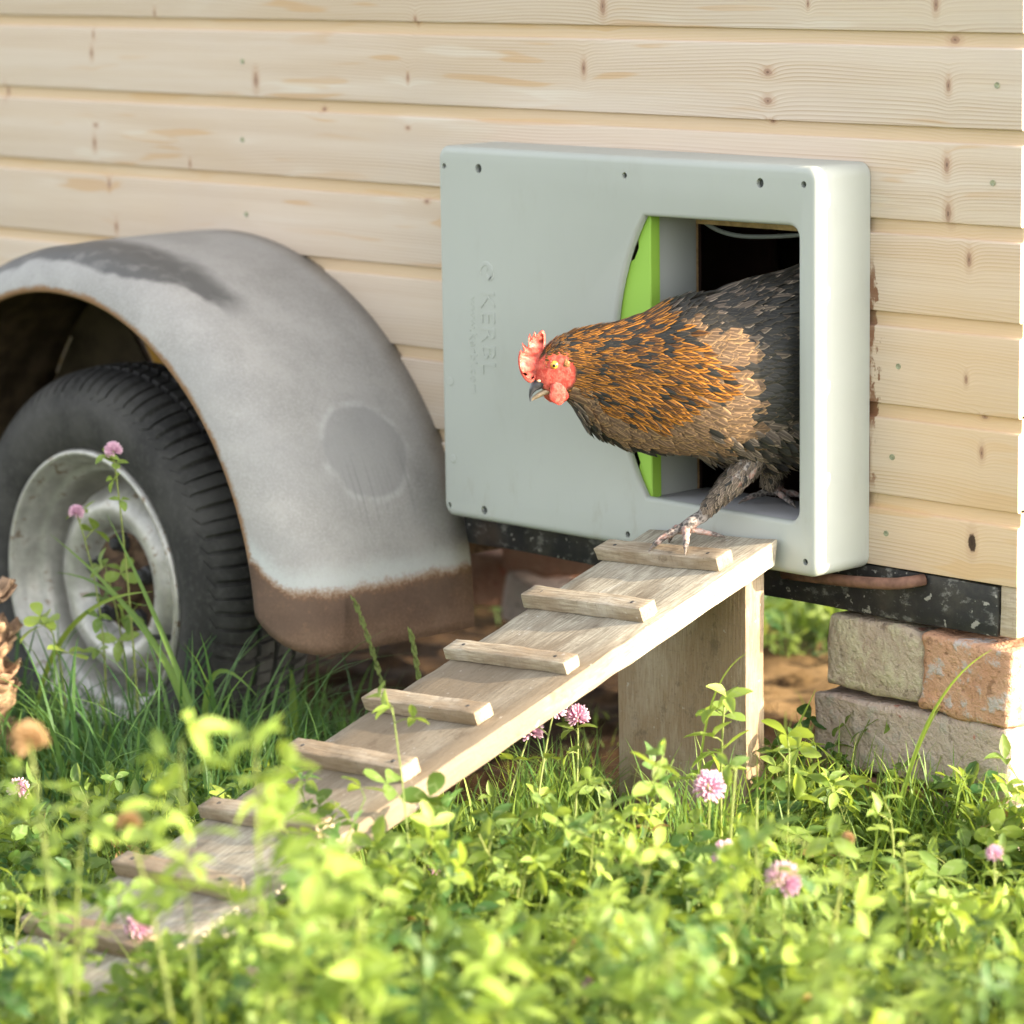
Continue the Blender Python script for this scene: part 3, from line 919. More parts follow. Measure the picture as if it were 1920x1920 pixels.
# support leg: a wide upright board under the plank with a thin splinter wedge
bm = box_bm(.49, .247, .038, .002, cuts=(6, 3, 0), jitter=.0022, seed=31)
M_org = Vector((-.594, -.149, -.02))
for v in bm.verts:   # top follows the slope and cross fall of the plank
    wx, wy = -.594 + v.co.y, -.149 + v.co.z
    t_ = RO - rn*(RT+.0008)
    zt = t_.z - (rn.x*(wx-t_.x) + rn.y*(wy-t_.y))/rn.z
    v.co.x = (v.co.x/.49)*(zt+.02)
placed('support_board', bm, 'leg_wood', ramp, M_org, Vector((0, 0, 1)), Vector((1, 0, 0)), Vector((0, 1, 0)))
bm = box_bm(.040, .022, .018, .001)
placed('wedge', bm, 'batten_wood', ramp, RO + re*(-.075) + rd*.078 - rn*(RT+.017), rd, re, rn)

# ------------------------------------------------------------------ hen
def hen_skin():
    t = NT('hen_skin', .8, .2)
    a = t.attr('tint')
    p = t.pos(); n = t.noise(p, 160.0, 4, .7)
    red = t.mix(t.step(n, .35, .7), (.46, .055, .040), (.66, .16, .115))
    brown = t.mix(t.step(n, .4, .6), (.035, .024, .016), (.10, .06, .03))
    t.color(t.mix(a, brown, red)); t.bump(n, .5, .0015)
    t.b.inputs['Subsurface Weight'].default_value = .08
    t.b.inputs['Subsurface Radius'].default_value = (.006, .002, .001)
    MAT['hen_skin'] = t.m
    t = NT('comb_red', .52, .35)
    p = t.pos(); n = t.noise(p, 190.0, 3, .7)
    t.color(t.mix(t.step(n, .3, .7), (.54, .060, .045), (.74, .17, .125))); t.bump(n, .45, .001)
    t.b.inputs['Subsurface Weight'].default_value = .35
    t.b.inputs['Subsurface Radius'].default_value = (.010, .003, .002)
    MAT['comb_red'] = t.m
    t = NT('shank_skin', .75, .25)
    p = t.pos(); v = t.voronoi(p, 210.0)[0]; n = t.noise(p, 45.0, 3)
    c = t.mix(t.step(n, .46, .64), (.085, .075, .070), (.40, .235, .195))
    c = t.mix(t.mul(t.step(v, .40, .65), .55), c, (.40, .36, .33))
    t.color(c); t.bump(v, .6, .0015)
    MAT['shank_skin'] = t.m
    for nm, centre, mid, edge, e0, sheen in (('feather_hackle', (.018, .012, .009), (.30, .115, .020), (.56, .225, .030), .42, .55),
                                      ('feather_breast', (.105, .066, .040), (.200, .125, .068), (.40, .25, .118), .60, .65),
                                      ('feather_dark', (.022, .021, .019), (.036, .032, .027), (.135, .105, .066), .72, .5),
                                      ('feather_fluff', (.085, .066, .052), (.155, .122, .094), (.30, .24, .18), .55, .8)):
        t = NT(nm, sheen, .3)
        u, v, _ = t.sep(t.uv()); a = t.attr('tint')
        au = t.math('ABSOLUTE', u)
        barb = t.noise(t.comb(t.mul(u, 3.0), t.sub(t.mul(v, 26.0), t.mul(au, 12.0)), t.mul(a, 90.0)), 1.0, 2)
        d = t.add(t.math('MAXIMUM', au, t.step(v, .72, 1.12)), t.mul(t.sub(barb, .5), .45))
        c = t.mix(t.step(d, e0-.14, e0+.10), centre, mid)
        c = t.mix(t.step(d, e0+.10, e0+.34), c, edge)
        c = t.mix(t.mul(t.step(au, .13, .03), .5), c, tuple(min(1, k*2.2) for k in mid))
        c = t.mix(t.mul(t.math('POWER', a, 2.0), .75), c, tuple(k*.8 for k in centre))
        t.color(c)
        MAT[nm] = t.m
    simple('beak_horn', (.50, .36, .23), .4, .4, .2, 120)
    simple('beak_dark', (.055, .055, .062), .38, .45, .3, 120)
    simple('eye_amber', (.62, .30, .045), .08, .6, .2, 500)
    simple('eye_black', (.006, .006, .006), .08, .6)
    simple('ear_brown', (.30, .15, .06), .8, .2, .5, 300)
    simple('claw', (.16, .13, .11), .45, .4)
hen_skin()
H0 = Vector((-.408, -.085, 0)); HA = Vector((-.687, -.727, 0)).normalized(); HL = Vector((.727, -.687, 0)).normalized()
def hw(s, l, z):
    x = 0.0
    if s < -.02: x = 2.6*(s+.02)**2
    return H0 + HA*s + HL*l + Vector((-x, x*.15, z))
hen = empty('hen', (H0.x-.03, H0.y-.07, .445), 'brown and black hen with golden neck feathers and red comb stepping out of the hatch', 'hen')
ST = np.array([  # s, top, bottom, half width
 (.2870, .6880, .6640, .0030), (.2840, .6930, .6590, .0070), (.2760, .7060, .6500, .0120), (.2650, .7180, .6445, .0168), (.2517, .7250, .6400, .0200), (.2400, .7300, .6330, .0222),
 (.2275, .7335, .6080, .0270), (.2093, .7385, .5880, .0360), (.1800, .7440, .5700, .0500), (.1500, .7520, .5610, .0620), (.1200, .7660, .5570, .0740), (.0900, .7770, .5545, .0830),
 (.0500, .7830, .5460, .0900), (.0100, .7960, .5390, .0890), (-.0400, .8080, .5370, .0790), (-.0900, .8210, .5500, .0700), (-.1400, .8300, .5800, .0560), (-.1800, .8360, .6300, .0420), (-.2200, .8300, .7000, .0220), (-.235, .800, .745, .008)])
def prof(s):
    order = ST[::-1]
    return [float(np.interp(s, order[:, 0], order[:, k])) for k in (1, 2, 3)]
# smoothed table
SS = np.linspace(.287, -.235, 120)
TT = np.array([prof(s) for s in SS])
for _ in range(3):
    K = np.vstack([TT[:1], TT, TT[-1:]])
    T2 = (K[:-2]+2*K[1:-1]+K[2:])/4
    T2[:4] = TT[:4]; TT = T2
slim = np.clip((.245-SS)/.05, 0, 1)
TT[:, 0] -= slim*.0045; TT[:, 1] += slim*.0065; TT[:, 2] -= slim*.0035*(TT[:, 2] > .02)
def prof_s(s): return [float(np.interp(s, SS[::-1], TT[::-1, k])) for k in range(3)]
def hen_pt(s, phi):
    """phi 0 = right side (towards camera), pi/2 = top"""
    tp_, bt, w = prof_s(s)
    c, si = math.cos(phi), math.sin(phi)
    ex = .86
    l = math.copysign(abs(c)**ex, c)*w
    zc = bt + (tp_-bt)*(.50 - .05*max(0, min(1, (.2-s)/.15)))
    zz = zc + (math.copysign(abs(si)**ex, si))*((tp_-zc) if si > 0 else (zc-bt))
    return Vector((s, l, zz))
def hen_body():
    V = []; F = []; tint = []; n = 40
    for s in SS:
        for k in range(n):
            p = hen_pt(s, 2*math.pi*k/n)
            red = 0.0
            if s > .2335:
                e = ((p.x-.258)/.026)**2 + ((p.z-.676)/.030)**2
                red = 1.0 if (e < 1.0 or s > .279) and not (p.z > .7020 - .25*(s-.26)) else 0.0
            V.append(hw(*p)); tint.append(red)
    for i in range(len(SS)-1):
        for k in range(n): F.append((i*n+k, (i+1)*n+k, (i+1)*n+(k+1) % n, i*n+(k+1) % n))
    F.append(tuple(range(n))); F.append(tuple(range(len(V)-1, len(V)-n-1, -1)))
    return mesh('body', V, F, 'hen_skin', hen, smooth=True, tint=tint)
hen_body()
def hen_normal(s, phi):
    a = hw(*hen_pt(s+.003, phi)); b = hw(*hen_pt(s-.003, phi)); c = hw(*hen_pt(s, phi+.03)); d = hw(*hen_pt(s, phi-.03))
    n = (a-b).cross(c-d)
    p = hw(*hen_pt(s, phi)); q = hw(s, 0, (hen_pt(s, math.pi/2).z+hen_pt(s, -math.pi/2).z)/2)
    n.normalize()
    return n if n.dot(p-q) > 0 else -n
class Feathers:
    def __init__(s): s.V = []; s.F = []; s.U = []; s.T = []
    def add(s, p, d, nrm, L, W, lift, droop, tint, sharp, nseg=5):
        side = d.cross(nrm).normalized(); nn = side.cross(d).normalized()
        b = len(s.V)
        for i in range(nseg+1):
            t = i/nseg
            w = W*(math.sin(math.pi*min(1, .14+.86*t)**(.75 if not sharp else .55)) if t < 1 else .0)
            if sharp: w = W*(.35+1.3*t)*(1-t)**.75 if t < 1 else 0
            else: w = W*min(1, (t+.12)*2.6)*max(0, 1-t**3.2)**.6
            q = p + d*(L*t) + nn*(lift*L*t - droop*L*t*t)
            for u in (-1, 0, 1):
                s.V.append(q + side*(w*u) - nn*(abs(u)*w*.28)); s.U.append((u, t)); s.T.append(tint)
        for i in range(nseg):
            for j in range(2):
                a = b+i*3+j; s.F.append((a, a+1, a+4, a+3))
    def build(s, name, mat):
        return mesh(name, s.V, s.F, mat, hen, smooth=True, uv=s.U, tint=s.T, kind='stuff')
FE = {k: Feathers() for k in ('hackle', 'breast', 'dark', 'fluff')}
def hen_feathers():
    r = random.Random(5)
    s = -.215; row = 0
    while s < .288:
        small = max(0, min(1, (s-.12)/.13))
        ds = .0068*(1-.52*small)
        tp_, bt, w = prof_s(s)
        per = math.pi*(1.5*((tp_-bt)/2+w) - math.sqrt((tp_-bt)/2*w))
        step = .0062*(1-.45*small)
        n = max(8, int(per/step))
        for k in range(n):
            phi = 2*math.pi*(k+.5*(row % 2)+r.uniform(-.25, .25))/n
            ss = s+r.uniform(-.9, .9)*ds
            if ss > .286 or ss < -.22: continue
            lp = hen_pt(ss, phi)
            e = ((lp.x-.260)/.0245)**2 + ((lp.z-.676)/.0285)**2 + r.uniform(-.35, .25)
            if ss > .234 and ((e < .80) or (ss > .272 and lp.z < .690)) and not (lp.z > .7010 - .25*(ss-.26)): continue
            if ss > .279: continue
            nrm = hen_normal(ss, phi)
            tp2, bt2, w2 = prof_s(ss)
            hrel = (lp.z-bt2)/(tp2-bt2)
            d = -HA.copy()
            down = .0
            if ss > .05 and ss < .235:
                down = -.50*(1-hrel)*max(0, min(1, (.235-ss)/.08)) - .10
            else: down = -.12
            if ss < -.05: down = .15
            d = d + Vector((0, 0, down)) + Vector((r.uniform(-.13, .13), r.uniform(-.13, .13), r.uniform(-.13, .13)))
            d = (d - nrm*d.dot(nrm)).normalized()
            p = hw(*lp) - nrm*.0008
            tint = r.random()
            patch = noise.noise(Vector((ss*42, lp.z*60, 3.3)))
            lim = .084 + .030*math.sin(hrel*9.0) + .22*max(0, .50-hrel) + r.uniform(-.02, .02)
            crest = float(np.interp(ss, [0, .02, .06, .125, .165], [.60, .77, .85, .94, 1.2])) + r.uniform(-.04, .03)
            if hrel > crest and ss < .17:
                FE['dark' if r.random() < .85 else 'fluff'].add(p, d, nrm, .026+.010*r.random(), .0070, .22, .08, tint, False, 5)
            elif ss > .246:          # head and nape: tiny feathers
                L = .0085+.004*r.random(); W = .0022
                kind = 'hackle' if (hrel < .88 or r.random() < .4) else ('breast' if r.random() < .75 else 'dark')
                FE[kind].add(p, d, nrm, L, W, .26, .12, tint, False, 3)
            elif ss > lim and hrel > .26 and (ss > .085 or hrel > .34):
                q_ = max(0, min(1, (.235-ss)/.11))
                L = .017+.026*q_+r.uniform(-.003, .006); W = .0034+.0046*q_
                kind = 'hackle'
                if r.random() < ((.12 if patch < .10 else .55) + (.42 if hrel > .76 else 0)): kind = 'dark' if r.random() < .62 else 'hackle'
                FE[kind].add(p, d, nrm, L, W, .20+.10*(1-q_), .10, tint, True, 5)
            elif ss > .004 + r.uniform(-.022, .022) and hrel < .93:  # brown stops at the shadow line; dark feathers beyond also paint the shade
                L = .020+.018*r.random(); W = .0070+.0052*r.random()
                kind = 'breast'
                if hrel < .07: kind = 'dark' if r.random() < .5 else 'fluff'
                FE[kind].add(p, d, nrm, L, W, .23, .12, tint, False, 5)
            else:
                L = .030+.010*r.random(); W = .0078
                kind = 'dark'
                if hrel < .30: kind = 'fluff' if r.random() < .55 else 'dark'
                FE[kind].add(p, d, nrm, L, W, .20, .09, tint, False, 5)
        s += ds; row += 1
    # the rusty patch of bristles between eye and comb
    for i in range(60):
        s0 = r.gauss(.2735, .0030); z0 = r.gauss(.6925, .0060)
        tp2, bt2, w2 = prof_s(s0)
        zc = bt2+(tp2-bt2)*.5
        k_ = max(0.0, 1-((z0-zc)/(tp2-zc))**2)
        p = hw(s0, w2*math.sqrt(k_)+.0005, z0)
        FE['hackle' if r.random() < .6 else 'breast'].add(p, (-HA+Vector((0, 0, .3+r.uniform(-.3, .3)))).normalized(), HL, .007, .0016, .12, .05, r.random(), False, 3)
    # tail and wing coverts further inside the coop
    for i in range(46):
        s0 = -.10-.10*r.random(); phi = math.pi/2 + r.uniform(-.8, .8)
        p = hw(*hen_pt(s0, phi)); nrm = hen_normal(s0, phi)
        d = (-HA + Vector((0, 0, .65+.4*r.random())) + Vector((r.uniform(-.2, .2), r.uniform(0, .3), 0))).normalized()
        FE['dark'].add(p, d, nrm, .09+.05*r.random(), .013, .05, .15, r.random(), False, 6)
    # loose wispy feathers that break the outline of the back
    for i in range(150):
        s0 = .09-.22*r.random(); phi = math.pi/2 + r.uniform(-.9, .5)
        p = hw(*hen_pt(s0, phi)); nrm = hen_normal(s0, phi)
        d = (-HA + Vector((0, 0, .28*r.random()+.05)) + Vector((r.uniform(-.25, .25), r.uniform(-.2, .2), 0)))
        d = (d-nrm*d.dot(nrm)*.6).normalized()
        FE['dark' if r.random() < .75 else 'fluff'].add(p, d, nrm, .026+.018*r.random(), .0055, .30, .22, r.random(), False, 5)
hen_feathers()
# comb: a serrated fleshy blade standing on beak and crown
def comb():
    P = [(.2885, .6600), (.2960, .6590), (.3040, .6670), (.3092, .6790), (.3106, .6943), (.3085, .7005), (.3082, .7070), (.3035, .7020), (.3015, .7055), (.3062, .7178), (.3005, .7125), (.2965, .7085), (.2950, .7130), (.2958, .7235), (.2935, .7318), (.2910, .7235), (.2895, .7215), (.2880, .7300), (.2862, .7330), (.2840, .7265), (.2825, .7260), (.2800, .7320), (.2755, .7345), (.2718, .7310), (.2712, .7200), (.2725, .7090), (.2765, .6960), (.2800, .6820), (.2830, .6700)]
    n = len(P); c = np.mean(P, axis=0)
    V = []; F = []
    lays = ((-.0024, .90), (-.0034, .82), (0, 1.0), (.0034, .82), (.0024, .90))
    rings = [(0.0, 1.0), (.0022, .965), (.0032, .87)]
    def inset(k, f):
        x, z = P[k]; return (c[0]+(x-c[0])*f, c[1]+(z-c[1])*f)
    loops = [(-.0033, .86), (-.0022, .955), (0, 1.0), (.0022, .955), (.0033, .86)]
    for l, f in loops:
        for k in range(n):
            x, z = inset(k, f)
            V.append(hw(x, l + .0016*math.sin(z*260) + .0022, z))
    for j in range(len(loops)-1):
        for k in range(n): F.append((j*n+k, j*n+(k+1) % n, (j+1)*n+(k+1) % n, (j+1)*n+k))
    P2 = [Vector((*inset(k, .86), 0)) for k in range(n)]
    for tri in tessellate_polygon([P2]):
        F.append(tuple(tri)); F.append(tuple((len(loops)-1)*n+i for i in reversed(tri)))
    o = mesh('comb', V, F, 'comb_red', hen, smooth=True)
    md = o.modifiers.new('Subsurf', 'SUBSURF'); md.levels = 1; md.render_levels = 1
comb()
def blob(name, c, r, mat, rough=.0, n=16, parent=hen, shear=0.0):
    V = []; F = []
    for i in range(n+1):
        th_ = math.pi*i/n
        for k in range(n*2):
            ph = math.pi*k/n
            d = Vector((math.sin(th_)*math.cos(ph), math.sin(th_)*math.sin(ph), math.cos(th_)))
            f = 1+rough*noise.noise(d*2.3+Vector(c)*90)
            V.append(hw(c[0]+d.x*r[0]*f + shear*d.z*r[2], c[1]+d.y*r[1]*f, c[2]+d.z*r[2]*f))
    m_ = 2*n
    for i in range(n):
        for k in range(m_): F.append((i*m_+k, (i+1)*m_+k, (i+1)*m_+(k+1) % m_, i*m_+(k+1) % m_))
    return mesh(name, V, F, mat, parent, smooth=True)
for sd_ in (1, -1):
    blob('wattle', (.2535+.009*(sd_ < 0), .0150*sd_, .6495), (.0140, .0042, .0175), 'comb_red', .16, shear=-.10)
    eye = blob('eye', (.2598, .0150*sd_, .6868), (.0066, .0058, .0064), 'eye_amber', 0, 14)
    blob('pupil', (.2604, .0192*sd_, .6864), (.0025, .0022, .0025), 'eye_black', 0, 10, parent=eye)
    blob('eyelid', (.2595, .0140*sd_, .6866), (.0090, .0044, .0086), 'comb_red', .12, 12)
    blob('earlobe', (.2385, .0188*sd_, .6800), (.0072, .0040, .0130), 'comb_red', .25, 12)
    blob('ear_tuft', (.2425, .0195*sd_, .6885), (.0055, .0036, .0065), 'ear_brown', .3, 10)
def beak(name, pts, rad, mat):
    V = []; F = []; n = 10
    for (s, z), (a, b) in zip(pts, rad):
        for k in range(n):
            w = 2*math.pi*k/n; V.append(hw(s + .5*b*math.sin(w), a*math.cos(w), z + .8*b*math.sin(w)))
    for i in range(len(pts)-1):
        for k in range(n): F.append((i*n+k, i*n+(k+1) % n, (i+1)*n+(k+1) % n, (i+1)*n+k))
    F.append(tuple(range(n))); F.append(tuple(range(len(V)-1, len(V)-n-1, -1)))
    mesh(name, V, F, mat, hen, smooth=True)
beak('upper_beak', [(.2740, .6600), (.2815, .6585), (.2885, .6545), (.2925, .6480), (.2942, .6405), (.2940, .6345)], [(.0105, .0085), (.0088, .0080), (.0068, .0066), (.0048, .0046), (.0026, .0028), (.0006, .0008)], 'beak_dark')
beak('lower_beak', [(.2640, .6520), (.2740, .6470), (.2830, .6425), (.2895, .6385), (.2918, .6355)], [(.0085, .0050), (.0072, .0046), (.0052, .0038), (.0030, .0026), (.0008, .0008)], 'beak_horn')
blob('nostril', (.2815, .0085, .6640), (.0030, .0016, .0018), 'beak_horn', .1, 8)
# legs
def rp_(u, v, o): return RO + re*u + rd*v + rn*o
def leg(parts_path, radii, foot, toes, name):
    V, F = tube(parts_path, radii, 12)
    lg = mesh(name, V, F, 'shank_skin', hen, smooth=True)
    for (a, b, c_, r0) in toes:
        P = bez(a, b, c_, 7)
        rr = [r0*(1-.45*i/7)*(1+.16*math.sin(i*2.6)) for i in range(8)]
        V, F = tube(P, rr, 8); mesh('toe', V, F, 'shank_skin', lg, smooth=True)
        e = (P[-1]-P[-2]).normalized()
        tip = P[-1] + e*.011 + Vector((0, 0, -.004))
        V, F = tube(bez(P[-1]-e*.002, P[-1]+e*.006+Vector((0, 0, .0012)), tip, 4), [rr[-1]*.75, rr[-1]*.7, rr[-1]*.5, rr[-1]*.3, .0006], 6)
        mesh('claw', V, F, 'claw', lg, smooth=True)
    return lg
ank = rp_(-.121, .048, .0325)
fp = [hw(-.022, .026, .572), hw(.012, .040, .531), hw(.034, .038, .508), hw(.050, .034, .490), hw(.060, .030, .476), (hw(.060, .030, .476)+ank)/2 + Vector((0, 0, .002)), ank]
leg(fp, [.024, .0185, .0125, .0100, .0092, .0088, .0096], ank, [
    (ank, rp_(-.135, .066, .036), rp_(-.146, .0900, .0245), .0068),
    (ank, rp_(-.148, .044, .034), rp_(-.172, .034, .0060), .0064),
    (ank, rp_(-.100, .066, .036), rp_(-.086, .0890, .0245), .0066),
    (ank, rp_(-.108, .030, .020), rp_(-.098, .010, .0055), .0052)], 'leg')
ank2 = Vector((-.424, .000, .492))
leg([hw(-.04, -.012, .552), hw(-.042, -.012, .534), hw(-.036, -.010, .515), ank2+Vector((0.002, .002, .010)), ank2], [.022, .014, .0088, .0078, .0082], ank2, [
    (ank2, Vector((-.405, -.012, .492)), Vector((-.375, -.022, .4830)), .0058),
    (ank2, Vector((-.400, .006, .494)), Vector((-.362, .012, .4830)), .0060),
    (ank2, Vector((-.440, -.020, .492)), Vector((-.446, -.045, .4830)), .0056),
    (ank2, Vector((-.435, .012, .488)), Vector((-.446, .022, .4825)), .0046)], 'leg')
# feathered drumsticks: fluff growing down the upper leg
def drum():
    r = random.Random(9)
    for path, rad in ((fp[:4], [.024, .0185, .0125, .0100]), ([hw(-.04, -.012, .552), hw(-.042, -.012, .534), hw(-.036, -.010, .515)], [.022, .014, .0088])):
        for i in range(560):
            t = .25+r.random()**1.4*(len(path)-1.26); k = int(t); f = t-k
            p = path[k].lerp(path[k+1], f); rr = rad[k]*(1-f)+rad[k+1]*f
            ax = (path[k+1]-path[k]).normalized()
            w = r.uniform(0, 2*math.pi)
            a = ax.orthogonal().normalized(); b = ax.cross(a)
            nrm = a*math.cos(w)+b*math.sin(w)
            FE['fluff' if r.random() < .88 else 'dark'].add(p+nrm*rr*.9, (ax+nrm*.18+Vector((r.uniform(-.25, .25),)*3)*.5).normalized(), nrm, .011+.008*r.random()*(1-t/5), .0034, .10, .05, r.random(), False, 4)
drum()
def belly_skirt():
    r = random.Random(19)
    for i in range(520):
        s0 = r.uniform(-.12, .07); phi = -math.pi/2 + r.uniform(-1.15, 1.15)
        p = hw(*hen_pt(s0, phi)); nrm = hen_normal(s0, phi)
        d = (-HA*.9 + Vector((r.uniform(-.3, .3), r.uniform(-.3, .3), -.55+r.uniform(-.2, .2)))).normalized()
        FE['fluff' if r.random() < .55 else 'dark'].add(p, d, nrm, .022+.012*r.random(), .0058, .10, .15, r.random(), False, 4)
belly_skirt()
FE['hackle'].build('hackle_feathers', 'feather_hackle')
FE['breast'].build('breast_feathers', 'feather_breast')
FE['dark'].build('back_feathers', 'feather_dark')
FE['fluff'].build('belly_feathers', 'feather_fluff')

# ------------------------------------------------------------------ bricks
def brick(c, size, rot, mat, label, seed, tilt=(0, 0), group='loose old bricks under the trailer'):
    bm = bmesh.new()
    bmesh.ops.create_cube(bm, size=1)
    for v in bm.verts: v.co = Vector((v.co.x*size[0], v.co.y*size[1], v.co.z*size[2]))
    bmesh.ops.bevel(bm, geom=bm.edges[:], offset=.010, segments=3, profile=.6, affect='EDGES')
    for ax in range(3):
        for k in range(1, 8):
            co = Vector((0, 0, 0)); no = Vector((0, 0, 0)); co[ax] = size[ax]*(k/8-.5); no[ax] = 1
            bmesh.ops.bisect_plane(bm, geom=bm.verts[:]+bm.edges[:]+bm.faces[:], plane_co=co, plane_no=no)
    for v in bm.verts:
        q = v.co*16+Vector((seed*3.7, seed*1.3, seed))
        v.co += noise.noise_vector(q)*.0062 + noise.noise_vector(q*3.1)*.0034
    M = Matrix.Translation(c) @ Matrix.Rotation(R_(rot), 4, 'Z') @ Matrix.Rotation(R_(tilt[0]), 4, 'X') @ Matrix.Rotation(R_(tilt[1]), 4, 'Y')
    o = bm_obj('brick', bm, mat, None, M=M, autosmooth=40)
    tag(o, label, 'brick', group)
brick((-.250, .128, .2790), (.170, .255, .103), 1.5, 'brick_grey', 'grey yellowish brick standing left in the top course under the trailer corner', 1, (0, .8))
brick((-.0815, .120, .2750), (.156, .250, .111), -1.0, 'brick_orange', 'orange brick with whitish mortar smears at the right of the top course', 2, (0, 1.2))
brick((-.182, .080, .1660), (.345, .165, .100), .6, 'brick_brown', 'long grey brown brick with a red chip in the second course below the grey one', 3, (0, .6))
brick((-.165, .200, .1655), (.345, .060, .100), .2, 'brick_grey', 'brick mostly hidden behind the long grey brown brick', 4)
brick((-.262, .120, .0560), (.175, .26, .104), 2, 'brick_red', 'bottom brick half buried in grass under the long brick at its left end', 5)
brick((-.078, .120, .0560), (.172, .26, .104), -1, 'brick_brown', 'bottom brick half buried in grass under the long brick at its right end', 6)
brick((-1.80, .86, .062), (.26, .12, .10), 28, 'brick_red', 'reddish brick lying in shade under the trailer behind the fender', 7, (6, 3))
brick((-1.62, .72, .050), (.20, .12, .09), -20, 'brick_brown', 'brown brick lying on the soil in shade behind the middle of the ramp', 8, (-5, 4))
brick((-1.66, .80, .145), (.23, .12, .09), 12, 'brick_red', 'reddish brick lying on top of others in the shade behind the ramp', 9, (3, -8))
brick((-1.98, 1.00, .06), (.24, .12, .10), -35, 'brick_brown', 'farthest brown brick in the shade under the trailer', 10, (4, 2))

# ------------------------------------------------------------------ gnarled flaky wood at the left edge
def gnarled():
    root = empty('gnarled_stump', (-1.560, -.598, ground_z(-1.55, -.59)), 'brown flaky gnarled stump standing at the left edge in front of the wheel', 'stump')
    gx, gy = -1.548, -.592
    V = []; F = []; n = 20
    for i in range(24):
        z = -.10+.405*i/23
        r0 = .052+.010*math.sin(i*1.1)-(.028*max(0, (i-17)/6))
        for k in range(n):
            a = 2*math.pi*k/n
            r = r0*(1+.30*noise.noise(Vector((math.cos(a)*1.6, math.sin(a)*1.6, i*.55))))
            V.append((gx+r*math.cos(a), gy+r*math.sin(a), z))
    for i in range(23):
        for k in range(n): F.append((i*n+k, i*n+(k+1) % n, (i+1)*n+(k+1) % n, (i+1)*n+k))
    F.append(tuple(range(n-1, -1, -1))); F.append(tuple(range(23*n, 24*n)))
    mesh('trunk', V, F, 'stump_wood', root, smooth=True)
    r = random.Random(3)
    for i in range(80):
        a = r.uniform(0, 2*math.pi); z = r.uniform(-.06, .285); w = .018+.014*r.random()
        V = []; F = []
        m_, k_ = 6, 4
        for p in range(m_+1):
            for q in range(k_+1):
                aa = a+(p/m_-.5)*w/.05*1.5; t = q/k_
                rr = .042+.032*t*(1-.5*abs(p/m_-.5)*2)+.004*math.sin(p*2.1+i)
                zz = z+.016*t*t-.010*abs(p/m_-.5)*2+.006*math.sin(p*1.7+i*2)
                V.append((gx+rr*math.cos(aa), gy+rr*math.sin(aa), zz))
        for p in range(m_):
            for q in range(k_): b = p*(k_+1)+q; F.append((b, b+1, b+k_+2, b+k_+1))
        o = mesh('flake', V, F, 'stump_wood', root, smooth=True)
        md = o.modifiers.new('Solidify', 'SOLIDIFY'); md.thickness = .0035
t = NT('stump_wood', .8, .2)
n = t.noise(t.pos(), 40.0, 5, .65)
t.color(t.mix(t.step(n, .3, .7), (.13, .075, .045), (.40, .27, .17))); t.bump(n, .6, .003)
MAT['stump_wood'] = t.m
gnarled()

# ------------------------------------------------------------------ vegetation
def leaflet(Ln, Wd, fold, curl, shape):
    """one clover leaflet along +X, returns verts, faces, uv"""
    mt = [0, .22, .45, .68, .88, 1.0]
    ws = {'round': [0, .55, .92, 1.0, .72, 0], 'long': [0, .62, .98, .86, .48, 0], 'narrow': [0, .70, 1.0, .80, .40, 0]}[shape]
    V = []; U = []
    for i, t in enumerate(mt):
        zc = -curl*t*t*Ln
        V.append((t*Ln, 0, zc)); U.append((0, t))
        if 0 < i < 5:
            for sg in (-1, 1):
                V.append(((t+.02)*Ln, sg*ws[i]*Wd/2, zc+fold*ws[i]*Wd/2)); U.append((sg*ws[i], t))
    F = [(0, 2, 1), (0, 1, 3)]
    for i in range(1, 4):
        b = 1+3*(i-1); c = b+3
        F += [(b, b+1, c+1, c), (b, c, c+2, b+2)]
    b = 10
    F += [(b, b+1, 13), (b, 13, b+2)]
    return np.array(V, float), F, np.array(U, float)
def trifoliate(Ln, Wd, fold, curl, shape, spread=100, up=.25, seed=0):
    r = random.Random(seed)
    VV = []; FF = []; UU = []
    for k in (-1, 0, 1):
        v, f, u = leaflet(Ln*r.uniform(.88, 1.1), Wd*r.uniform(.9, 1.1), fold*r.uniform(.5, 1.5), curl*r.uniform(.3, 1.6), shape)
        a = R_(k*spread + r.uniform(-12, 12)); b = -up*r.uniform(.3, 1.6)
        cb, sb = math.cos(b), math.sin(b)
        v = np.stack([v[:, 0]*cb+v[:, 2]*sb, v[:, 1], -v[:, 0]*sb+v[:, 2]*cb], 1)
        v[:, 0] += .0015
        ca, sa = math.cos(a), math.sin(a)
        v = np.stack([v[:, 0]*ca-v[:, 1]*sa, v[:, 0]*sa+v[:, 1]*ca, v[:, 2]], 1)
        o = sum(len(q) for q in VV)
        VV.append(v); UU.append(u); FF += [tuple(i+o for i in q) for q in f]
    return np.concatenate(VV), FF, np.concatenate(UU)
LEAVES = [trifoliate(1, .62, .25, .25, 'round', 105, .2, 1), trifoliate(1, .50, .35, .3, 'long', 100, .35, 2), trifoliate(1, .40, .45, .3, 'narrow', 75, .55, 3),
          trifoliate(1, .56, .3, .45, 'long', 112, .1, 4), trifoliate(1, .46, .5, .2, 'narrow', 95, .8, 5), trifoliate(1, .66, .15, .3, 'round', 115, .3, 6)]

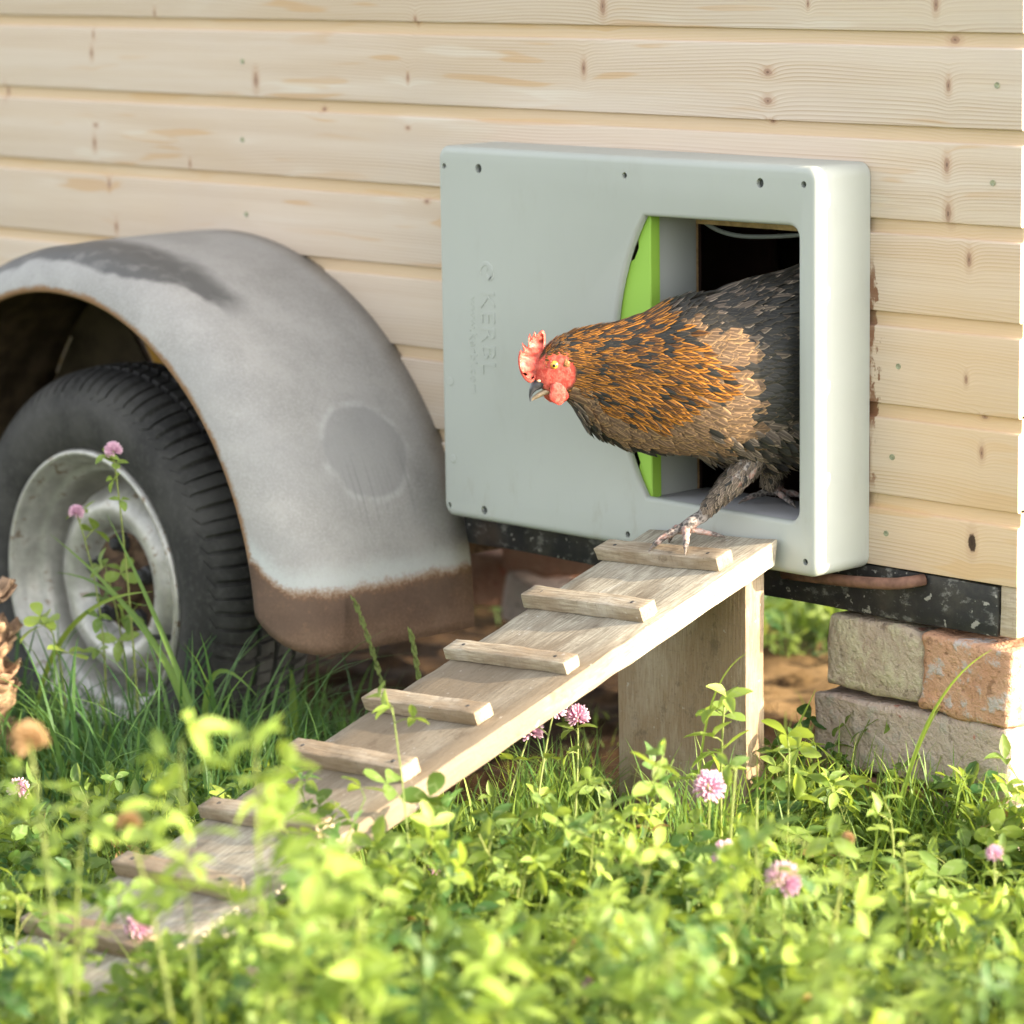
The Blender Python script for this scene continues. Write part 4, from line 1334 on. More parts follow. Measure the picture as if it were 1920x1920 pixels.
class Mass:
    """collects many alike small pieces with numpy and links them as one mesh"""
    def __init__(s): s.V = []; s.F3 = []; s.F4 = []; s.U = []; s.T = []; s.n = 0; s.M3 = []; s.M4 = []
    def inst(s, tmpl, mats, poss, tint, mi):
        v, f, u = tmpl
        N = len(poss); k = len(v)
        W = np.einsum('nij,kj->nki', mats, v)+poss[:, None, :]
        s.V.append(W.reshape(-1, 3)); s.U.append(np.tile(u, (N, 1))); s.T.append(np.repeat(tint, k))
        o = (s.n+np.arange(N)*k)[:, None, None]
        f3 = np.array([q for q in f if len(q) == 3]).reshape(-1, 3); f4 = np.array([q for q in f if len(q) == 4]).reshape(-1, 4)
        if len(f3): s.F3.append((f3[None]+o).reshape(-1, 3)); s.M3.append(np.full(len(f3)*N, mi))
        if len(f4): s.F4.append((f4[None]+o).reshape(-1, 4)); s.M4.append(np.full(len(f4)*N, mi))
        s.n += N*k
    def ribbons(s, P0, P1, P2, W, tint, mi, seg=4, taper=True, side=None):
        """flat curved blades along quadratic curves"""
        N = len(P0); t = np.linspace(0, 1, seg+1)
        C = P0[:, None]*((1-t)**2)[None, :, None]+P1[:, None]*(2*t*(1-t))[None, :, None]+P2[:, None]*(t*t)[None, :, None]
        if side is None:
            a = rng.uniform(0, 2*np.pi, N); side = np.stack([np.cos(a), np.sin(a), np.zeros(N)], 1)
        w = W[:, None]*((1-t**1.8*.97) if taper else np.ones_like(t))[None]
        L = C-side[:, None]*w[..., None]; Rr = C+side[:, None]*w[..., None]
        V = np.stack([L, Rr], 2).reshape(-1, 3)
        U = np.tile(np.stack([np.tile([-1., 1.], seg+1), np.repeat(t, 2)], 1), (N, 1))
        q = np.array([(2*i, 2*i+1, 2*i+3, 2*i+2) for i in range(seg)])
        k = 2*(seg+1)
        s.F4.append((q[None]+(s.n+np.arange(N)*k)[:, None, None]).reshape(-1, 4)); s.M4.append(np.full(N*seg, mi))
        s.V.append(V); s.U.append(U); s.T.append(np.repeat(tint, k)); s.n += N*k
    def stems(s, P0, P1, P2, r0, r1, tint, mi, seg=4):
        N = len(P0); t = np.linspace(0, 1, seg+1)
        C = P0[:, None]*((1-t)**2)[None, :, None]+P1[:, None]*(2*t*(1-t))[None, :, None]+P2[:, None]*(t*t)[None, :, None]
        rad = r0[:, None]*(1-t)[None]+r1[:, None]*t[None]
        ang = np.arange(3)*2*np.pi/3
        ring = np.stack([np.cos(ang), np.sin(ang), np.zeros(3)], 1)
        # orient ring roughly perpendicular to the overall direction
        d = P2-P0; d = d/np.maximum(np.linalg.norm(d, axis=1, keepdims=True), 1e-9)
        a = np.cross(d, np.array([.31, .95, .05])); a /= np.maximum(np.linalg.norm(a, axis=1, keepdims=True), 1e-9); b = np.cross(d, a)
        R3 = a[:, None]*ring[None, :, :1]+b[:, None]*ring[None, :, 1:2]
        V = (C[:, :, None]+R3[:, None]*rad[..., None, None]).reshape(-1, 3)
        k = 3*(seg+1)
        q = np.array([(3*i+j, 3*i+(j+1) % 3, 3*i+3+(j+1) % 3, 3*i+3+j) for i in range(seg) for j in range(3)])
        s.F4.append((q[None]+(s.n+np.arange(N)*k)[:, None, None]).reshape(-1, 4)); s.M4.append(np.full(N*len(q), mi))
        s.V.append(V); s.U.append(np.zeros((N*k, 2))); s.T.append(np.repeat(tint, k)); s.n += N*k
    def build(s, name, mats, kind='stuff'):
        V = np.concatenate(s.V).astype(np.float32)
        f3 = np.concatenate(s.F3) if s.F3 else np.zeros((0, 3), int); f4 = np.concatenate(s.F4) if s.F4 else np.zeros((0, 4), int)
        me = bpy.data.meshes.new(name)
        me.vertices.add(len(V)); me.vertices.foreach_set('co', V.ravel())
        idx = np.concatenate([f3.ravel(), f4.ravel()]).astype(np.int32)
        me.loops.add(len(idx)); me.loops.foreach_set('vertex_index', idx)
        cnt = np.concatenate([np.full(len(f3), 3), np.full(len(f4), 4)])
        st = np.concatenate([[0], np.cumsum(cnt)[:-1]]).astype(np.int32)
        me.polygons.add(len(cnt)); me.polygons.foreach_set('loop_start', st)
        me.polygons.foreach_set('material_index', np.concatenate(s.M3+s.M4).astype(np.int32))
        me.polygons.foreach_set('use_smooth', np.ones(len(cnt), dtype=bool))
        me.update(calc_edges=True)
        l = me.uv_layers.new(name='UVMap'); l.data.foreach_set('uv', np.concatenate(s.U).astype(np.float32)[idx].ravel())
        a = me.attributes.new('tint', 'FLOAT', 'POINT'); a.data.foreach_set('value', np.concatenate(s.T).astype(np.float32))
        for mm in mats: me.materials.append(MAT[mm])
        me.validate()
        o = bpy.data.objects.new(name, me); col.objects.link(o); o['kind'] = kind
        return o
def rotmats(az, tilt, roll, scale):
    ca, sa = np.cos(az), np.sin(az); ct, st = np.cos(tilt), np.sin(tilt); cr_, sr_ = np.cos(roll), np.sin(roll)
    z = np.zeros_like(az); o = np.ones_like(az)
    Rz = np.stack([np.stack([ca, -sa, z], 1), np.stack([sa, ca, z], 1), np.stack([z, z, o], 1)], 1)
    Ry = np.stack([np.stack([ct, z, st], 1), np.stack([z, o, z], 1), np.stack([-st, z, ct], 1)], 1)
    Rx = np.stack([np.stack([o, z, z], 1), np.stack([z, cr_, -sr_], 1), np.stack([z, sr_, cr_], 1)], 1)
    return (Rz@Ry@Rx)*scale[:, None, None]
def gz(x, y): return -.085*np.clip(-x-.45, 0, 1.4)

def scatter(n, x0, x1, y0, y1, keep):
    P = []
    while sum(len(p) for p in P) < n:
        q = np.stack([rng.uniform(x0, x1, n*2), rng.uniform(y0, y1, n*2)], 1)
        q = q[keep(q[:, 0], q[:, 1])]
        P.append(q)
    return np.concatenate(P)[:n]
def near_ramp(x, y, m=.03):
    t = -(y+.118)/.954
    cx = -.437+.018*t
    return (np.abs(x-cx) < .125+m) & (y < -.09) & (y > -1.50)
def on_things(x, y):
    brk = (x > -.37) & (x < .03) & (y > -.02) & (y < .27)
    st = (x+1.56)**2+(y+.598)**2 < .055**2
    tyre = (np.abs(x-WX) < .20) & (y > -.33) & (y < -.08)
    lg = (x > -.61) & (x < -.33) & (y > -.17) & (y < -.10)
    return brk | st | tyre | lg
def field_noise(x, y, s, k=0.0):
    return np.array([noise.noise(Vector((a*s, b*s, k))) for a, b in zip(x, y)])

# how high and how thick the clover stands
def clover_height(x, y):
    h = np.full(x.shape, .108)
    h = np.where(y > -.42, .072, h)
    return h
def clover_keep(x, y):
    # distances in the meadow: a strip in front of the coop, thin close to the wall and by the wheel
    d = np.where(x < -.75, -.55-.10*np.sin(x*5), np.where(x < -.28, -.30, np.where(x < .0, -.075, -.02)))
    edge = d + .05*np.sin(x*17)+.03*np.sin(x*41)
    r = rng.uniform(0, 1, x.shape)
    inside = y < edge
    rampz = .452-.3145*(-(y+.118))
    under = near_ramp(x, y, .005) & (y > -1.28)
    return inside & ~under & ~on_things(x, y)
mass = Mass()
def add_clover(P, hfac=1.0, kleaf=(6, 10), size=(.019, .041), tl=(0.0, 1.0)):
    N = len(P)
    x, y = P[:, 0], P[:, 1]; z = gz(x, y)
    h = clover_height(x, y)*hfac*rng.uniform(.40, 1.45, N)*(1+.55*field_noise(x, y, 5.0))
    near = near_ramp(x, y, .06)
    a = rng.uniform(0, 2*np.pi, N); lean = rng.uniform(.1, .55, N)
    P0 = np.stack([x, y, z-.01], 1)
    P2 = P0+np.stack([np.cos(a)*lean*h, np.sin(a)*lean*h, h], 1)
    P1 = (P0+P2)/2+np.stack([-np.cos(a)*lean*h*.3, -np.sin(a)*lean*h*.3, h*.15], 1)
    tint = np.clip(rng.normal(.42, .28, N)+.30*field_noise(x, y, 2.3, 5.0), 0, 1)
    mass.stems(P0, P1, P2, np.full(N, .0017), np.full(N, .0010), np.clip(tint+.1, 0, 1), 1)
    k = rng.integers(kleaf[0], kleaf[1]+1, N)
    ii = np.repeat(np.arange(N), k); M_ = len(ii)
    t = np.clip(rng.uniform(.22, 1.05, M_), 0, 1)
    B = P0[ii]*((1-t)**2)[:, None]+P1[ii]*(2*t*(1-t))[:, None]+P2[ii]*(t*t)[:, None]
    az = rng.uniform(0, 2*np.pi, M_)
    pl = rng.uniform(.014, .060, M_)*(1.15-.6*t)
    pe = rng.uniform(.25, 1.2, M_)
    E_ = B+np.stack([np.cos(az)*np.cos(pe)*pl, np.sin(az)*np.cos(pe)*pl, np.sin(pe)*pl], 1)
    mass.stems(B, (B+E_)/2+np.array([0, 0, .004]), E_, np.full(M_, .0009), np.full(M_, .0007), np.clip(tint[ii]+.1, 0, 1), 1, seg=2)
    lt = np.clip(tint[ii]+rng.normal(0, .24, M_), 0, 1)
    sc = rng.uniform(size[0], size[1], M_)
    tilt = rng.normal(.10, .60, M_); roll = rng.normal(0, .55, M_)
    R3 = rotmats(az, tilt, roll, sc)
    dry = (t < .6) & (rng.uniform(0, 1, M_) < .07)
    typ = rng.choice(len(LEAVES), M_, p=[.10, .27, .22, .21, .15, .05])
    for q in range(len(LEAVES)):
        w = (typ == q) & ~dry
        if w.any(): mass.inst(LEAVES[q], R3[w], E_[w], lt[w], 0)
        w = (typ == q) & dry
        if w.any(): mass.inst(LEAVES[q], R3[w]*.8, E_[w], lt[w], 2)
# camera side meadow
add_clover(scatter(1350, -2.3, 1.15, -1.85, .02, clover_keep))
add_clover(scatter(480, -.3, 1.5, -2.3, -1.0, lambda x, y: (y < -.9-.3*x) | (y < -1.3)), .9)
add_clover(scatter(60, -.22, .34, -1.55, -.95, lambda x, y: ~near_ramp(x, y, .06)), 1.35, (7, 12), (.024, .042))
def strip(n, a0, a1, b0, b1):
    # a belt of taller growth in front of the ramp foot, running slantwise across the meadow
    a = rng.uniform(a0, a1, n); b = rng.uniform(b0, b1, n)
    return np.stack([2.722-.727*a+.687*b, -3.482+.687*a+.727*b], 1)
P_ = strip(170, 3.10, 3.55, -.85, .85)
P_ = P_[~near_ramp(P_[:, 0], P_[:, 1], .05)]
add_clover(P_, 2.0, (9, 14), (.020, .038))
add_clover(scatter(260, -2.4, -.62, -.62, -.34, lambda x, y: ~on_things(x, y) & ~near_ramp(x, y, .03)), .75, (3, 6))
add_clover(scatter(40, .02, .9, -.1, .5, lambda x, y: x > .04), .8, (4, 7))
add_clover(scatter(75, -.36, .34, -.17, -.03, lambda x, y: ~on_things(x, y)), 1.9, (5, 9), (.020, .036))
add_clover(scatter(42, -.30, -.12, -1.05, -.58, lambda x, y: ~near_ramp(x, y, .02)), 2.0, (7, 11), (.020, .036))
mass.build('clover', ['clover_leaf', 'stem_green', 'dry_leaf'])
mass = Mass()
add_clover(scatter(900, -3.2, .5, .98, 2.4, lambda x, y: (y > 1.0+.12*np.sin(x*9)) & (y > 1.08+.35*np.clip(x+1.35, 0, 9))), 1.0, (4, 7), (.022, .036))
mass.build('clover_beyond', ['clover_leaf', 'stem_green', 'dry_leaf'])

# grass
gm = Mass()
def add_grass(P, h, w, lean=(.1, .9), tint=(.35, .25), hn=.35):
    N = len(P); x, y = P[:, 0], P[:, 1]; z = gz(x, y)
    hh = rng.uniform(h[0], h[1], N)
    a = rng.uniform(0, 2*np.pi, N); ln = rng.uniform(lean[0], lean[1], N)
    P0 = np.stack([x, y, z-.01], 1)
    P1 = P0+np.stack([np.cos(a)*hh*ln*.15, np.sin(a)*hh*ln*.15, hh*.75], 1)
    P2 = P0+np.stack([np.cos(a)*hh*ln, np.sin(a)*hh*ln, hh*(1.0-.45*ln*ln)], 1)
    sd_ = np.stack([-np.sin(a), np.cos(a), np.zeros(N)], 1)
    tt = np.clip(rng.normal(tint[0], tint[1], N), 0, 1)
    gm.ribbons(P0, P1, P2, rng.uniform(w[0], w[1], N), tt, 0, 6, True, sd_)
free = lambda x, y: ~on_things(x, y) & ~near_ramp(x, y, .0)
add_grass(scatter(9500, -2.3, 1.1, -1.7, .02, lambda x, y: clover_keep(x, y)), (.06, .19), (.0010, .0028), (.1, .9), (.55, .28))
# tufts against the support board, the bricks and along the ramp edge
add_grass(scatter(620, -.66, -.28, -.34, -.16, free), (.06, .19), (.0011, .0026), (.1, .8))
add_grass(scatter(1000, -.37, .30, -.13, -.02, free), (.07, .22), (.0011, .0028), (.1, .9))
add_grass(scatter(1000, -.30, -.16, -1.1, -.25, free), (.07, .24), (.0011, .0026), (.1, .9))
add_grass(scatter(900, -.80, -.58, -1.2, -.35, free), (.04, .13), (.0011, .0026), (.1, .9))
add_grass(scatter(240, -1.3, -.3, -.12, .55, free), (.03, .12), (.0008, .0018), (.2, 1.0))
add_grass(scatter(3500, -3.3, .6, .95, 2.3, lambda x, y: (y > 1.0+.12*np.sin(x*9)) & (y > 1.06+.40*np.clip(x+1.35, 0, 9))), (.05, .14), (.0015, .0035))
add_grass(scatter(300, .0, .9, .0, .6, lambda x, y: x > .05), (.03, .09), (.0012, .0026))
gm.build('grass', ['grass_blade'])
gm = Mass()
# deep grass round the wheel, its colour darkened to paint in the coop's shade
add_grass(scatter(5200, -2.5, -.95, -.72, -.02, lambda x, y: free(x, y) & (rng.uniform(0, 1, x.shape) < np.where(y < -.30, 1.0, np.where(x < -1.15, .8, .25))) & ~((x > -1.2) & (y > -.22))), (.08, .25), (.0014, .0040), (.1, .9), (.35, .25))
add_grass(scatter(420, -2.1, -1.05, -.66, -.36, free), (.17, .37), (.0022, .0046), (.25, 1.0), (.45, .25))
gm.build('shaded_grass', ['shaded_blade'])

# ------------------------------------------------------------------ single plants that stand out
LEAF_ME = []
for i, (v, f, u) in enumerate(LEAVES):
    for tv in (.25, .6, .9):
        me = bpy.data.meshes.new('leaf')
        me.from_pydata(v.tolist(), [], f); me.materials.append(MAT['clover_leaf'])
        me.polygons.foreach_set('use_smooth', np.ones(len(me.polygons), dtype=bool))
        l = me.uv_layers.new(name='UVMap'); vi = np.zeros(len(me.loops), dtype=np.int32); me.loops.foreach_get('vertex_index', vi)
        l.data.foreach_set('uv', u.astype(np.float32)[vi].ravel())
        a = me.attributes.new('tint', 'FLOAT', 'POINT'); a.data.foreach_set('value', np.full(len(v), tv, dtype=np.float32))
        LEAF_ME.append(me)
def floret_head(n, r, seed, mat):
    rr = random.Random(seed); V = []; F = []; U = []; T = []
    for i in range(n):
        z = 1-2*(i+.5)/n
        if z < -.72: continue
        a = i*2.39996+rr.uniform(-.15, .15); q = math.sqrt(1-z*z)
        d = Vector((q*math.cos(a), q*math.sin(a), z)); d = (d+Vector((0, 0, .35))).normalized()
        s = d.orthogonal().normalized(); t = d.cross(s)
        c0 = Vector((q*math.cos(a), q*math.sin(a), z*.95))*r*.42
        L = r*(.66+.16*rr.random()); w = r*.105
        b = len(V); tn = rr.random()
        for k, (f_, ww) in enumerate(((0, .55), (.55, 1.0), (.85, 1.15), (1.0, .25))):
            for (x, y) in ((1, 0), (0, 1), (-1, 0), (0, -1)):
                V.append(c0+d*(L*f_)+s*(x*w*ww)+t*(y*w*ww*.7)); U.append((0, f_)); T.append(min(1, max(0, tn*.5+.5*f_)))
        for k in range(3):
            for j in range(4): F.append((b+k*4+j, b+k*4+(j+1) % 4, b+k*4+4+(j+1) % 4, b+k*4+4+j))
        F.append((b+12, b+13, b+14, b+15))
    return V, F, U, T
HEADS = {}
def head_mesh(kind, v):
    if (kind, v) not in HEADS:
        V, F, U, T = floret_head(95, 1.0, v, 0)
        me = bpy.data.meshes.new('flower_head'); me.from_pydata([tuple(q) for q in V], [], F)
        me.materials.append(MAT['petal_pink' if kind == 'pink' else 'petal_brown'])
        l = me.uv_layers.new(name='UVMap')
        a = me.attributes.new('tint', 'FLOAT', 'POINT'); a.data.foreach_set('value', np.array(T, dtype=np.float32))
        HEADS[(kind, v)] = me
    return HEADS[(kind, v)]
def clover_plant(base, tip, label, flower='pink', r=.013, leaves=(.25, .45, .6, .75, .92), size=.026, seed=0, bow=.12, name='clover_plant', thick=.0022, tint=1, kinds=None, group='clover plants that stand out of the meadow'):
    rr = random.Random(seed)
    bx, by = base; b = Vector((bx, by, ground_z(bx, by)-.01)); t = Vector(tip)
    root = empty(name, b, label, 'clover', group)
    side = Vector((rr.uniform(-1, 1), rr.uniform(-1, 1), 0)).normalized()*(t-b).length*bow
    ctl = (b+t)/2+side+Vector((0, 0, (t-b).length*.08))
    path = bez(b, ctl, t, 12)
    V, F = tube(path, [thick*(1-.5*i/12) for i in range(13)], 6)
    o = mesh('stem', V, F, 'stem_green', root, smooth=True, tint=[.55+.2*rr.random()]*len(V))
    if flower:
        h = bpy.data.objects.new('flower_head', head_mesh(flower, rr.randint(0, 2))); col.objects.link(h); h.parent = root
        h.location = t-b; h.scale = (r, r, r*1.05)
        h.rotation_euler = (rr.uniform(-.4, .4), rr.uniform(-.4, .4), rr.uniform(0, 6))
    for f in leaves:
        i = min(int(f*12), 11); q = path[i].lerp(path[i+1], f*12-i) if f < 1 else path[-1]
        a = rr.uniform(0, 2*math.pi); el = rr.uniform(.15, .9)
        L = size*rr.uniform(.5, 1.3)*(1.3-.7*f)
        e = q+Vector((math.cos(a)*math.cos(el), math.sin(a)*math.cos(el), math.sin(el)))*L
        V, F = tube([q, (q+e)/2+Vector((0, 0, .002)), e], [thick*.5, thick*.42, thick*.38], 5)
        mesh('petiole', V, F, 'stem_green', root, smooth=True, tint=[.6]*len(V))
        lf = bpy.data.objects.new('leaf', LEAF_ME[(rr.choice(kinds) if kinds else rr.randrange(len(LEAVES)))*3+min(2, max(0, tint+rr.randint(-1, 1)))]); col.objects.link(lf); lf.parent = root
        lf.matrix_local = Matrix.Translation(e-b) @ Matrix.Rotation(a, 4, 'Z') @ Matrix.Rotation(rr.gauss(.2, .4), 4, 'Y') @ Matrix.Rotation(rr.gauss(0, .35), 4, 'X') @ Matrix.Scale(size*rr.uniform(.8, 1.2), 4)
    return root
CP = clover_plant
CP((-1.33, -.44), (-1.364, -.45, .505), 'tallest clover with a small pink head high in front of the wheel rim', r=.0125, leaves=(.30, .52, .84, .90, .95, .97), size=.022, seed=1, tint=0)
CP((-1.43, -.46), (-1.464, -.45, .398), 'clover with small pink head before the middle of the rim, left of the tallest', r=.0115, leaves=(.35, .5, .62, .8, .9, .96), size=.026, seed=2, tint=0)
CP((-.40, -.60), (-.459, -.45, .222), 'lilac clover head leaning against the right edge of the ramp, left of a brownish pair', r=.017, leaves=(.4, .6, .8), seed=3, bow=.05)
CP((-.36, -.55), (-.412, -.45, .262), 'pink clover head with brown lower florets, highest beside the ramp edge', r=.016, leaves=(.5, .7, .85), seed=4, bow=.05)
CP((-.33, -.52), (-.400, -.42, .245), 'pink clover head at the right of the three beside the ramp edge', r=.015, leaves=(.4, .6, .8, .9), seed=5, bow=.05)
CP((-.10, -.52), (-.086, -.50, .221), 'fluffy pink clover head in front of the support board', r=.019, leaves=(.3, .5, .75), seed=6, bow=.06)
CP((.03, -.60), (.034, -.60, .176), 'pale pink clover head low between the support board and the big magenta head', r=.017, leaves=(.3, .55, .8), seed=7)
CP((.22, -.71), (.217, -.70, .203), 'large magenta clover head in the right foreground', r=.020, leaves=(.3, .5, .7, .9), seed=8, size=.03)
CP((-.31, -.76), (-.313, -.75, .125), 'small pink clover head low in the grass right of the ramp foot', r=.014, leaves=(.4, .7), seed=9)
CP((.28, -.40), (.284, -.40, .186), 'tiny pink clover head at the right picture edge in front of the bricks', r=.010, leaves=(.4, .6, .8, .95), seed=10)
CP((-1.00, -.90), (-1.0, -.90, .130), 'pink clover head at the left edge below the stump', r=.014, leaves=(.4, .6, .8), seed=11)
CP((.16, -.96), (.17, -.95, .115), 'blurred pink clover head at the bottom edge of the picture', r=.020, leaves=(.4, .7), seed=12)
CP((-.13, -1.2), (-.133, -1.2, .120), 'blurred pink clover head among leaves in the left bottom foreground', r=.016, leaves=(.4, .7), seed=13)
CP((-.34, -1.2), (-.338, -1.2, .140), 'blurred pink clover head beside the leaning stalk at the lower left', r=.015, leaves=(.4, .7), seed=14)
# big leaved plants without flowers
CP((-.19, -.36), (-.190, -.36, .285), 'tall clover with big round leaves in front of the right edge of the support board', None, leaves=(.55, .7, .80, .88, .95, .99, .60), size=.036, seed=21, thick=.0026, tint=2)
CP((-.12, -.33), (-.105, -.33, .235), 'clover with broad leaves between the support board and the brick stack', None, leaves=(.5, .65, .8, .9, .98), size=.034, seed=22, tint=1)
CP((.06, -.35), (.07, -.34, .19), 'leafy clover in front of the lower brick', None, leaves=(.4, .6, .75, .9, .98), size=.034, seed=23, tint=1)
CP((-1.47, -.50), (-1.452, -.52, .245), 'bright green clover with three broad leaves beside the stump', None, leaves=(.80, .92, .99), size=.036, seed=24, tint=2)
CP((-1.42, -.40), (-1.46, -.40, .30), 'dark clover with drooping leaves in front of the lower rim', None, leaves=(.5, .65, .75, .85, .95, .99), size=.036, seed=25, tint=0)
# tall stalks close to the camera, thrown out of focus
G2 = 'tall blurred stalks near the camera'
NK = (1, 2, 2, 4, 4, 3)
def many(a, n): return tuple(a+(1.0-a)*k/(n-1) for k in range(n))
CP((.31, -1.50), (.289, -1.522, .527), 'tallest blurred yellow green stalk standing in front of the middle of the ramp', None, leaves=many(.62, 11), size=.038, seed=31, thick=.0026, tint=2, bow=.04, kinds=NK, group=G2)
CP((.26, -1.55), (.241, -1.573, .528), 'blurred yellow green stalk left of the tallest one and just as high', None, leaves=many(.68, 9), size=.038, seed=32, thick=.0024, tint=2, bow=.04, kinds=NK, group=G2)
CP((.36, -1.48), (.345, -1.493, .412), 'broad leaved blurred plant right of the tallest stalk in front of the ramp', None, leaves=many(.50, 10), size=.040, seed=34, thick=.0026, tint=2, bow=.06, kinds=NK, group=G2)
CP((.45, -1.55), (.451, -1.533, .391), 'bright yellow leaved blurred plant at the bottom, right of the ramp foot', None, leaves=many(.45, 16), size=.042, seed=44, thick=.0026, tint=2, bow=.05, kinds=NK, group=G2)
CP((.41, -1.60), (.412, -1.577, .375), 'blurred leafy plant at the bottom just left of the bright yellow one', None, leaves=many(.45, 13), size=.038, seed=45, thick=.0026, tint=1, bow=.05, kinds=NK, group=G2)
CP((.02, -1.54), (.026, -1.531, .424), 'blurred leafy stalk between the two withered heads at the left', None, leaves=many(.55, 11), size=.034, seed=47, thick=.0024, tint=2, bow=.06, kinds=NK, group=G2)
CP((.125, -1.635), (.061, -1.621, .507), 'pale slanting stalk with a withered orange brown flower head at the far left', 'brown', r=.017, leaves=(.80, .86, .93), size=.030, seed=35, thick=.0034, tint=2, bow=.03, kinds=NK, group=G2)
CP((.215, -1.56), (.137, -1.562, .426), 'pale bent stalk with a small withered head right of the far left one', 'brown', r=.012, leaves=(.72, .82, .90, .95), size=.034, seed=36, thick=.0032, tint=2, bow=.10, kinds=NK, group=G2)
CP((.47, -1.39), (.474, -1.374, .335), 'blurred leafy plant at the bottom edge below the support board', None, leaves=many(.45, 14), size=.040, seed=48, tint=2, bow=.05, kinds=NK, group=G2)
CP((.58, -1.27), (.583, -1.262, .325), 'blurred leafy plant at the bottom edge below the big magenta clover head', None, leaves=many(.45, 14), size=.038, seed=49, tint=1, bow=.05, kinds=NK, group=G2)
CP((.70, -1.15), (.700, -1.137, .330), 'blurred leafy plant in the right bottom foreground below the bricks', None, leaves=many(.45, 14), size=.038, seed=50, tint=2, bow=.05, kinds=NK, group=G2)
CP((.10, -.92), (.110, -.91, .200), 'softly blurred leafy plant below the support board in the middle foreground', None, leaves=many(.35, 9), size=.034, seed=37, tint=2, kinds=NK, group=G2)
CP((.21, -.82), (.202, -.806, .215), 'softly blurred leafy plant left of the big magenta clover head', None, leaves=many(.35, 9), size=.032, seed=38, tint=2, kinds=NK, group=G2)
CP((.26, -.63), (.240, -.614, .240), 'upright plant with a reddish bud right of the big magenta clover head', 'brown', r=.007, leaves=(.6, .75, .88, .95), size=.030, seed=39, tint=1, kinds=NK, group=G2)
CP((.29, -.58), (.282, -.569, .236), 'upright budded stem in front of the brick stack', None, leaves=(.5, .7, .85, .97), size=.026, seed=40, tint=1, kinds=NK, group=G2)
CP((.01, -.57), (.009, -.553, .275), 'bare pale stem in front of the right edge of the support board', None, leaves=(.35, .97), size=.026, seed=41, thick=.0030, tint=1, bow=.03, group=G2)
CP((.04, -.55), (.031, -.54, .236), 'second bare pale stem in front of the support board, lower than the first', None, leaves=(.3, .6), size=.026, seed=42, thick=.0030, tint=1, bow=.03, group=G2)

def long_blade(name, base, ctl, tip, w, label, tint=.5, mat='grass_blade'):
    root = empty(name, Vector(base), label, 'grass blade', 'long grass blades that stand out')
    P = bez(base, ctl, tip, 14); V = []; T = []; U = []
    for i, p in enumerate(P):
        t = (P[min(i+1, 14)]-P[max(i-1, 0)]).normalized()
        s = t.cross(Vector((.5, -.8, .25))).normalized()
        ww = w*min(1, .5+i/6)*(1-(i/14)**2.2)+.0002
        n = s.cross(t)
        V += [p-s*ww+n*ww*.35, p, p+s*ww+n*ww*.35]; U += [(-1, i/14), (0, i/14), (1, i/14)]; T += [tint]*3
    F = []
    for i in range(14):
        for j in (0, 1): b = i*3+j; F.append((b, b+1, b+4, b+3))
    mesh('blade', V, F, mat, root, smooth=True, uv=U, tint=T)
    return root
LB = long_blade
LB('grass_blade', (-1.11, -.46, .0), (-1.20, -.45, .24), (-1.534, -.45, .356), .0062, 'broad grass blade crossing the hub and pointing up to the left', .5)
LB('grass_blade', (-1.13, -.45, .03), (-1.24, -.46, .26), (-1.386, -.45, .405), .0048, 'long grass blade rising along the right side of the rim', .35)
LB('grass_blade', (-1.16, -.45, .02), (-1.26, -.45, .325), (-1.523, -.45, .297), .0050, 'grass blade lying level across the hub', .3)
LB('grass_blade', (-1.560, -.47, .08), (-1.50, -.46, .27), (-1.277, -.45, .300), .0050, 'pale yellow bent grass blade arching over the lower rim', 1.0)
LB('grass_blade', (-1.22, -.40, .0), (-1.25, -.40, .26), (-1.12, -.38, .15), .0052, 'grass blade bent over in front of the lower tyre tread', .3)
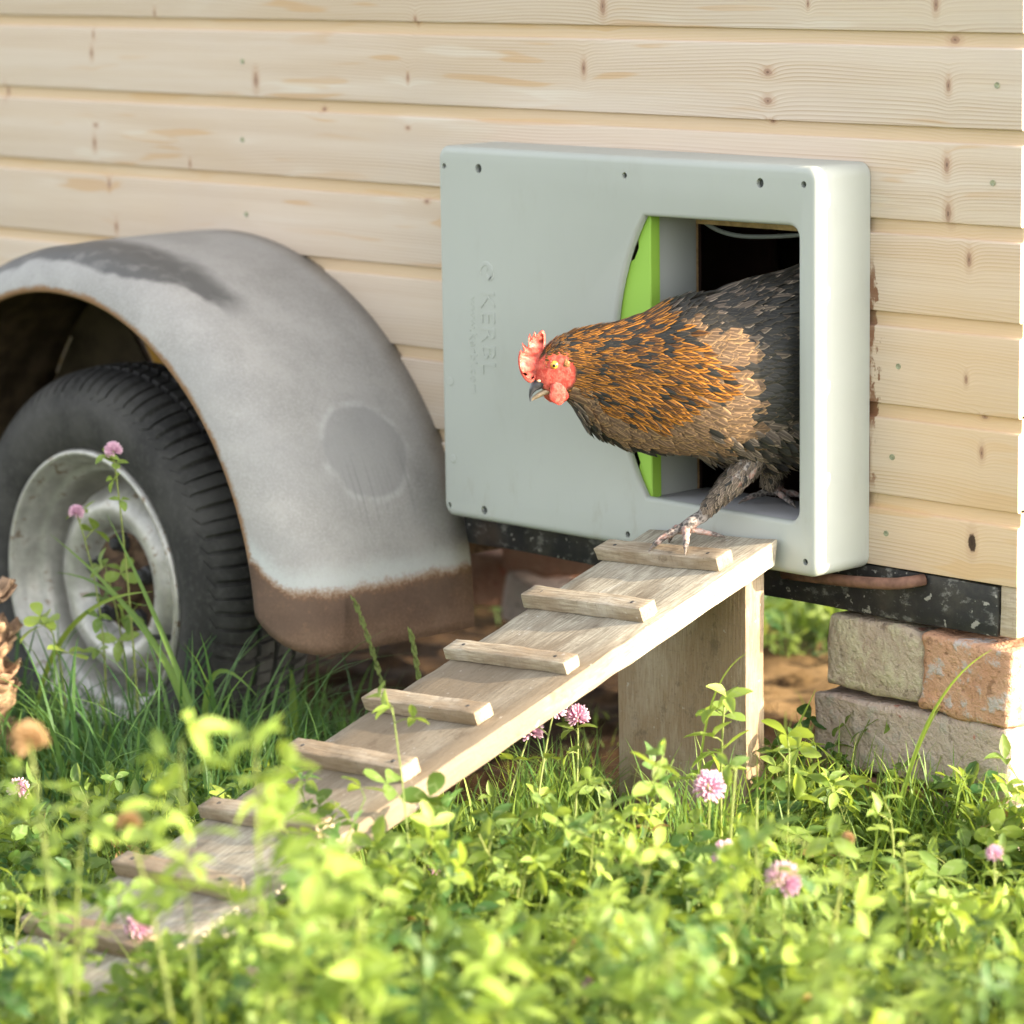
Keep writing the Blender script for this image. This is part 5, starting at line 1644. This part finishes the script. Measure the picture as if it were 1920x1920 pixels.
LB('grass_blade', (-1.25, -.22, -.05), (-1.22, -.22, .12), (-1.262, -.2, .142), .0095, 'broad upright blade at the foot of the tyre', .35)
LB('grass_blade', (-.235, -.36, .0), (-.26, -.36, .30), (-.160, -.35, .356), .0016, 'thin curved blade in front of the right edge of the support board', .9)
LB('grass_blade', (-.11, -.12, .05), (-.08, -.11, .28), (.039, -.10, .350), .0026, 'long yellow green blade leaning right across the orange brick', .9)
LB('grass_blade', (-.35, -.13, .08), (-.30, -.11, .17), (-.263, -.10, .250), .0026, 'blade leaning right in the gap left of the bricks', .7)
LB('grass_blade', (-.10, -.12, .04), (-.16, -.11, .15), (-.300, -.10, .187), .0022, 'pale dry blade leaning left in front of the lower brick', 1.0)
LB('grass_blade', (-.115, -.12, .04), (-.10, -.11, .18), (-.045, -.10, .262), .0034, 'upright blade in front of the right half of the lower brick', .4)
def seed_grass(base, tip, label, seed):
    r = random.Random(seed)
    root = empty('seeding_grass', Vector(base), label, 'grass stalk', 'seeding grass stalks')
    P = bez(base, (Vector(base)+Vector(tip))/2+Vector((.015, 0, .03)), tip, 16)
    V, F = tube(P, [.0012]*17, 5)
    mesh('stem', V, F, 'stem_green', root, smooth=True, tint=[.4]*len(V))
    V = []; F = []
    for i in range(34):
        f = .52+.48*i/33; k = min(int(f*16), 15); p = P[k].lerp(P[k+1], f*16-k); d = (P[k+1]-P[k]).normalized()
        s = d.orthogonal().normalized(); a = i*2.6; o = (s*math.cos(a)+d.cross(s)*math.sin(a))
        v, fc = tube([p, p+o*.0030+d*.004, p+o*.0036+d*.011], [.0010, .0019, .0004], 5)
        b = len(V); V += v; F += [tuple(q+b for q in g) for g in fc]
    mesh('seed_head', V, F, 'stem_green', root, smooth=True, tint=[.45]*len(V), kind='stuff')
seed_grass((-.935, -.25, .0), (-1.046, -.25, .287), 'taller seeding grass stalk in front of the rusty fender edge', 1)
seed_grass((-.89, -.25, .0), (-.921, -.25, .256), 'shorter seeding grass stalk left of the ramp edge', 2)
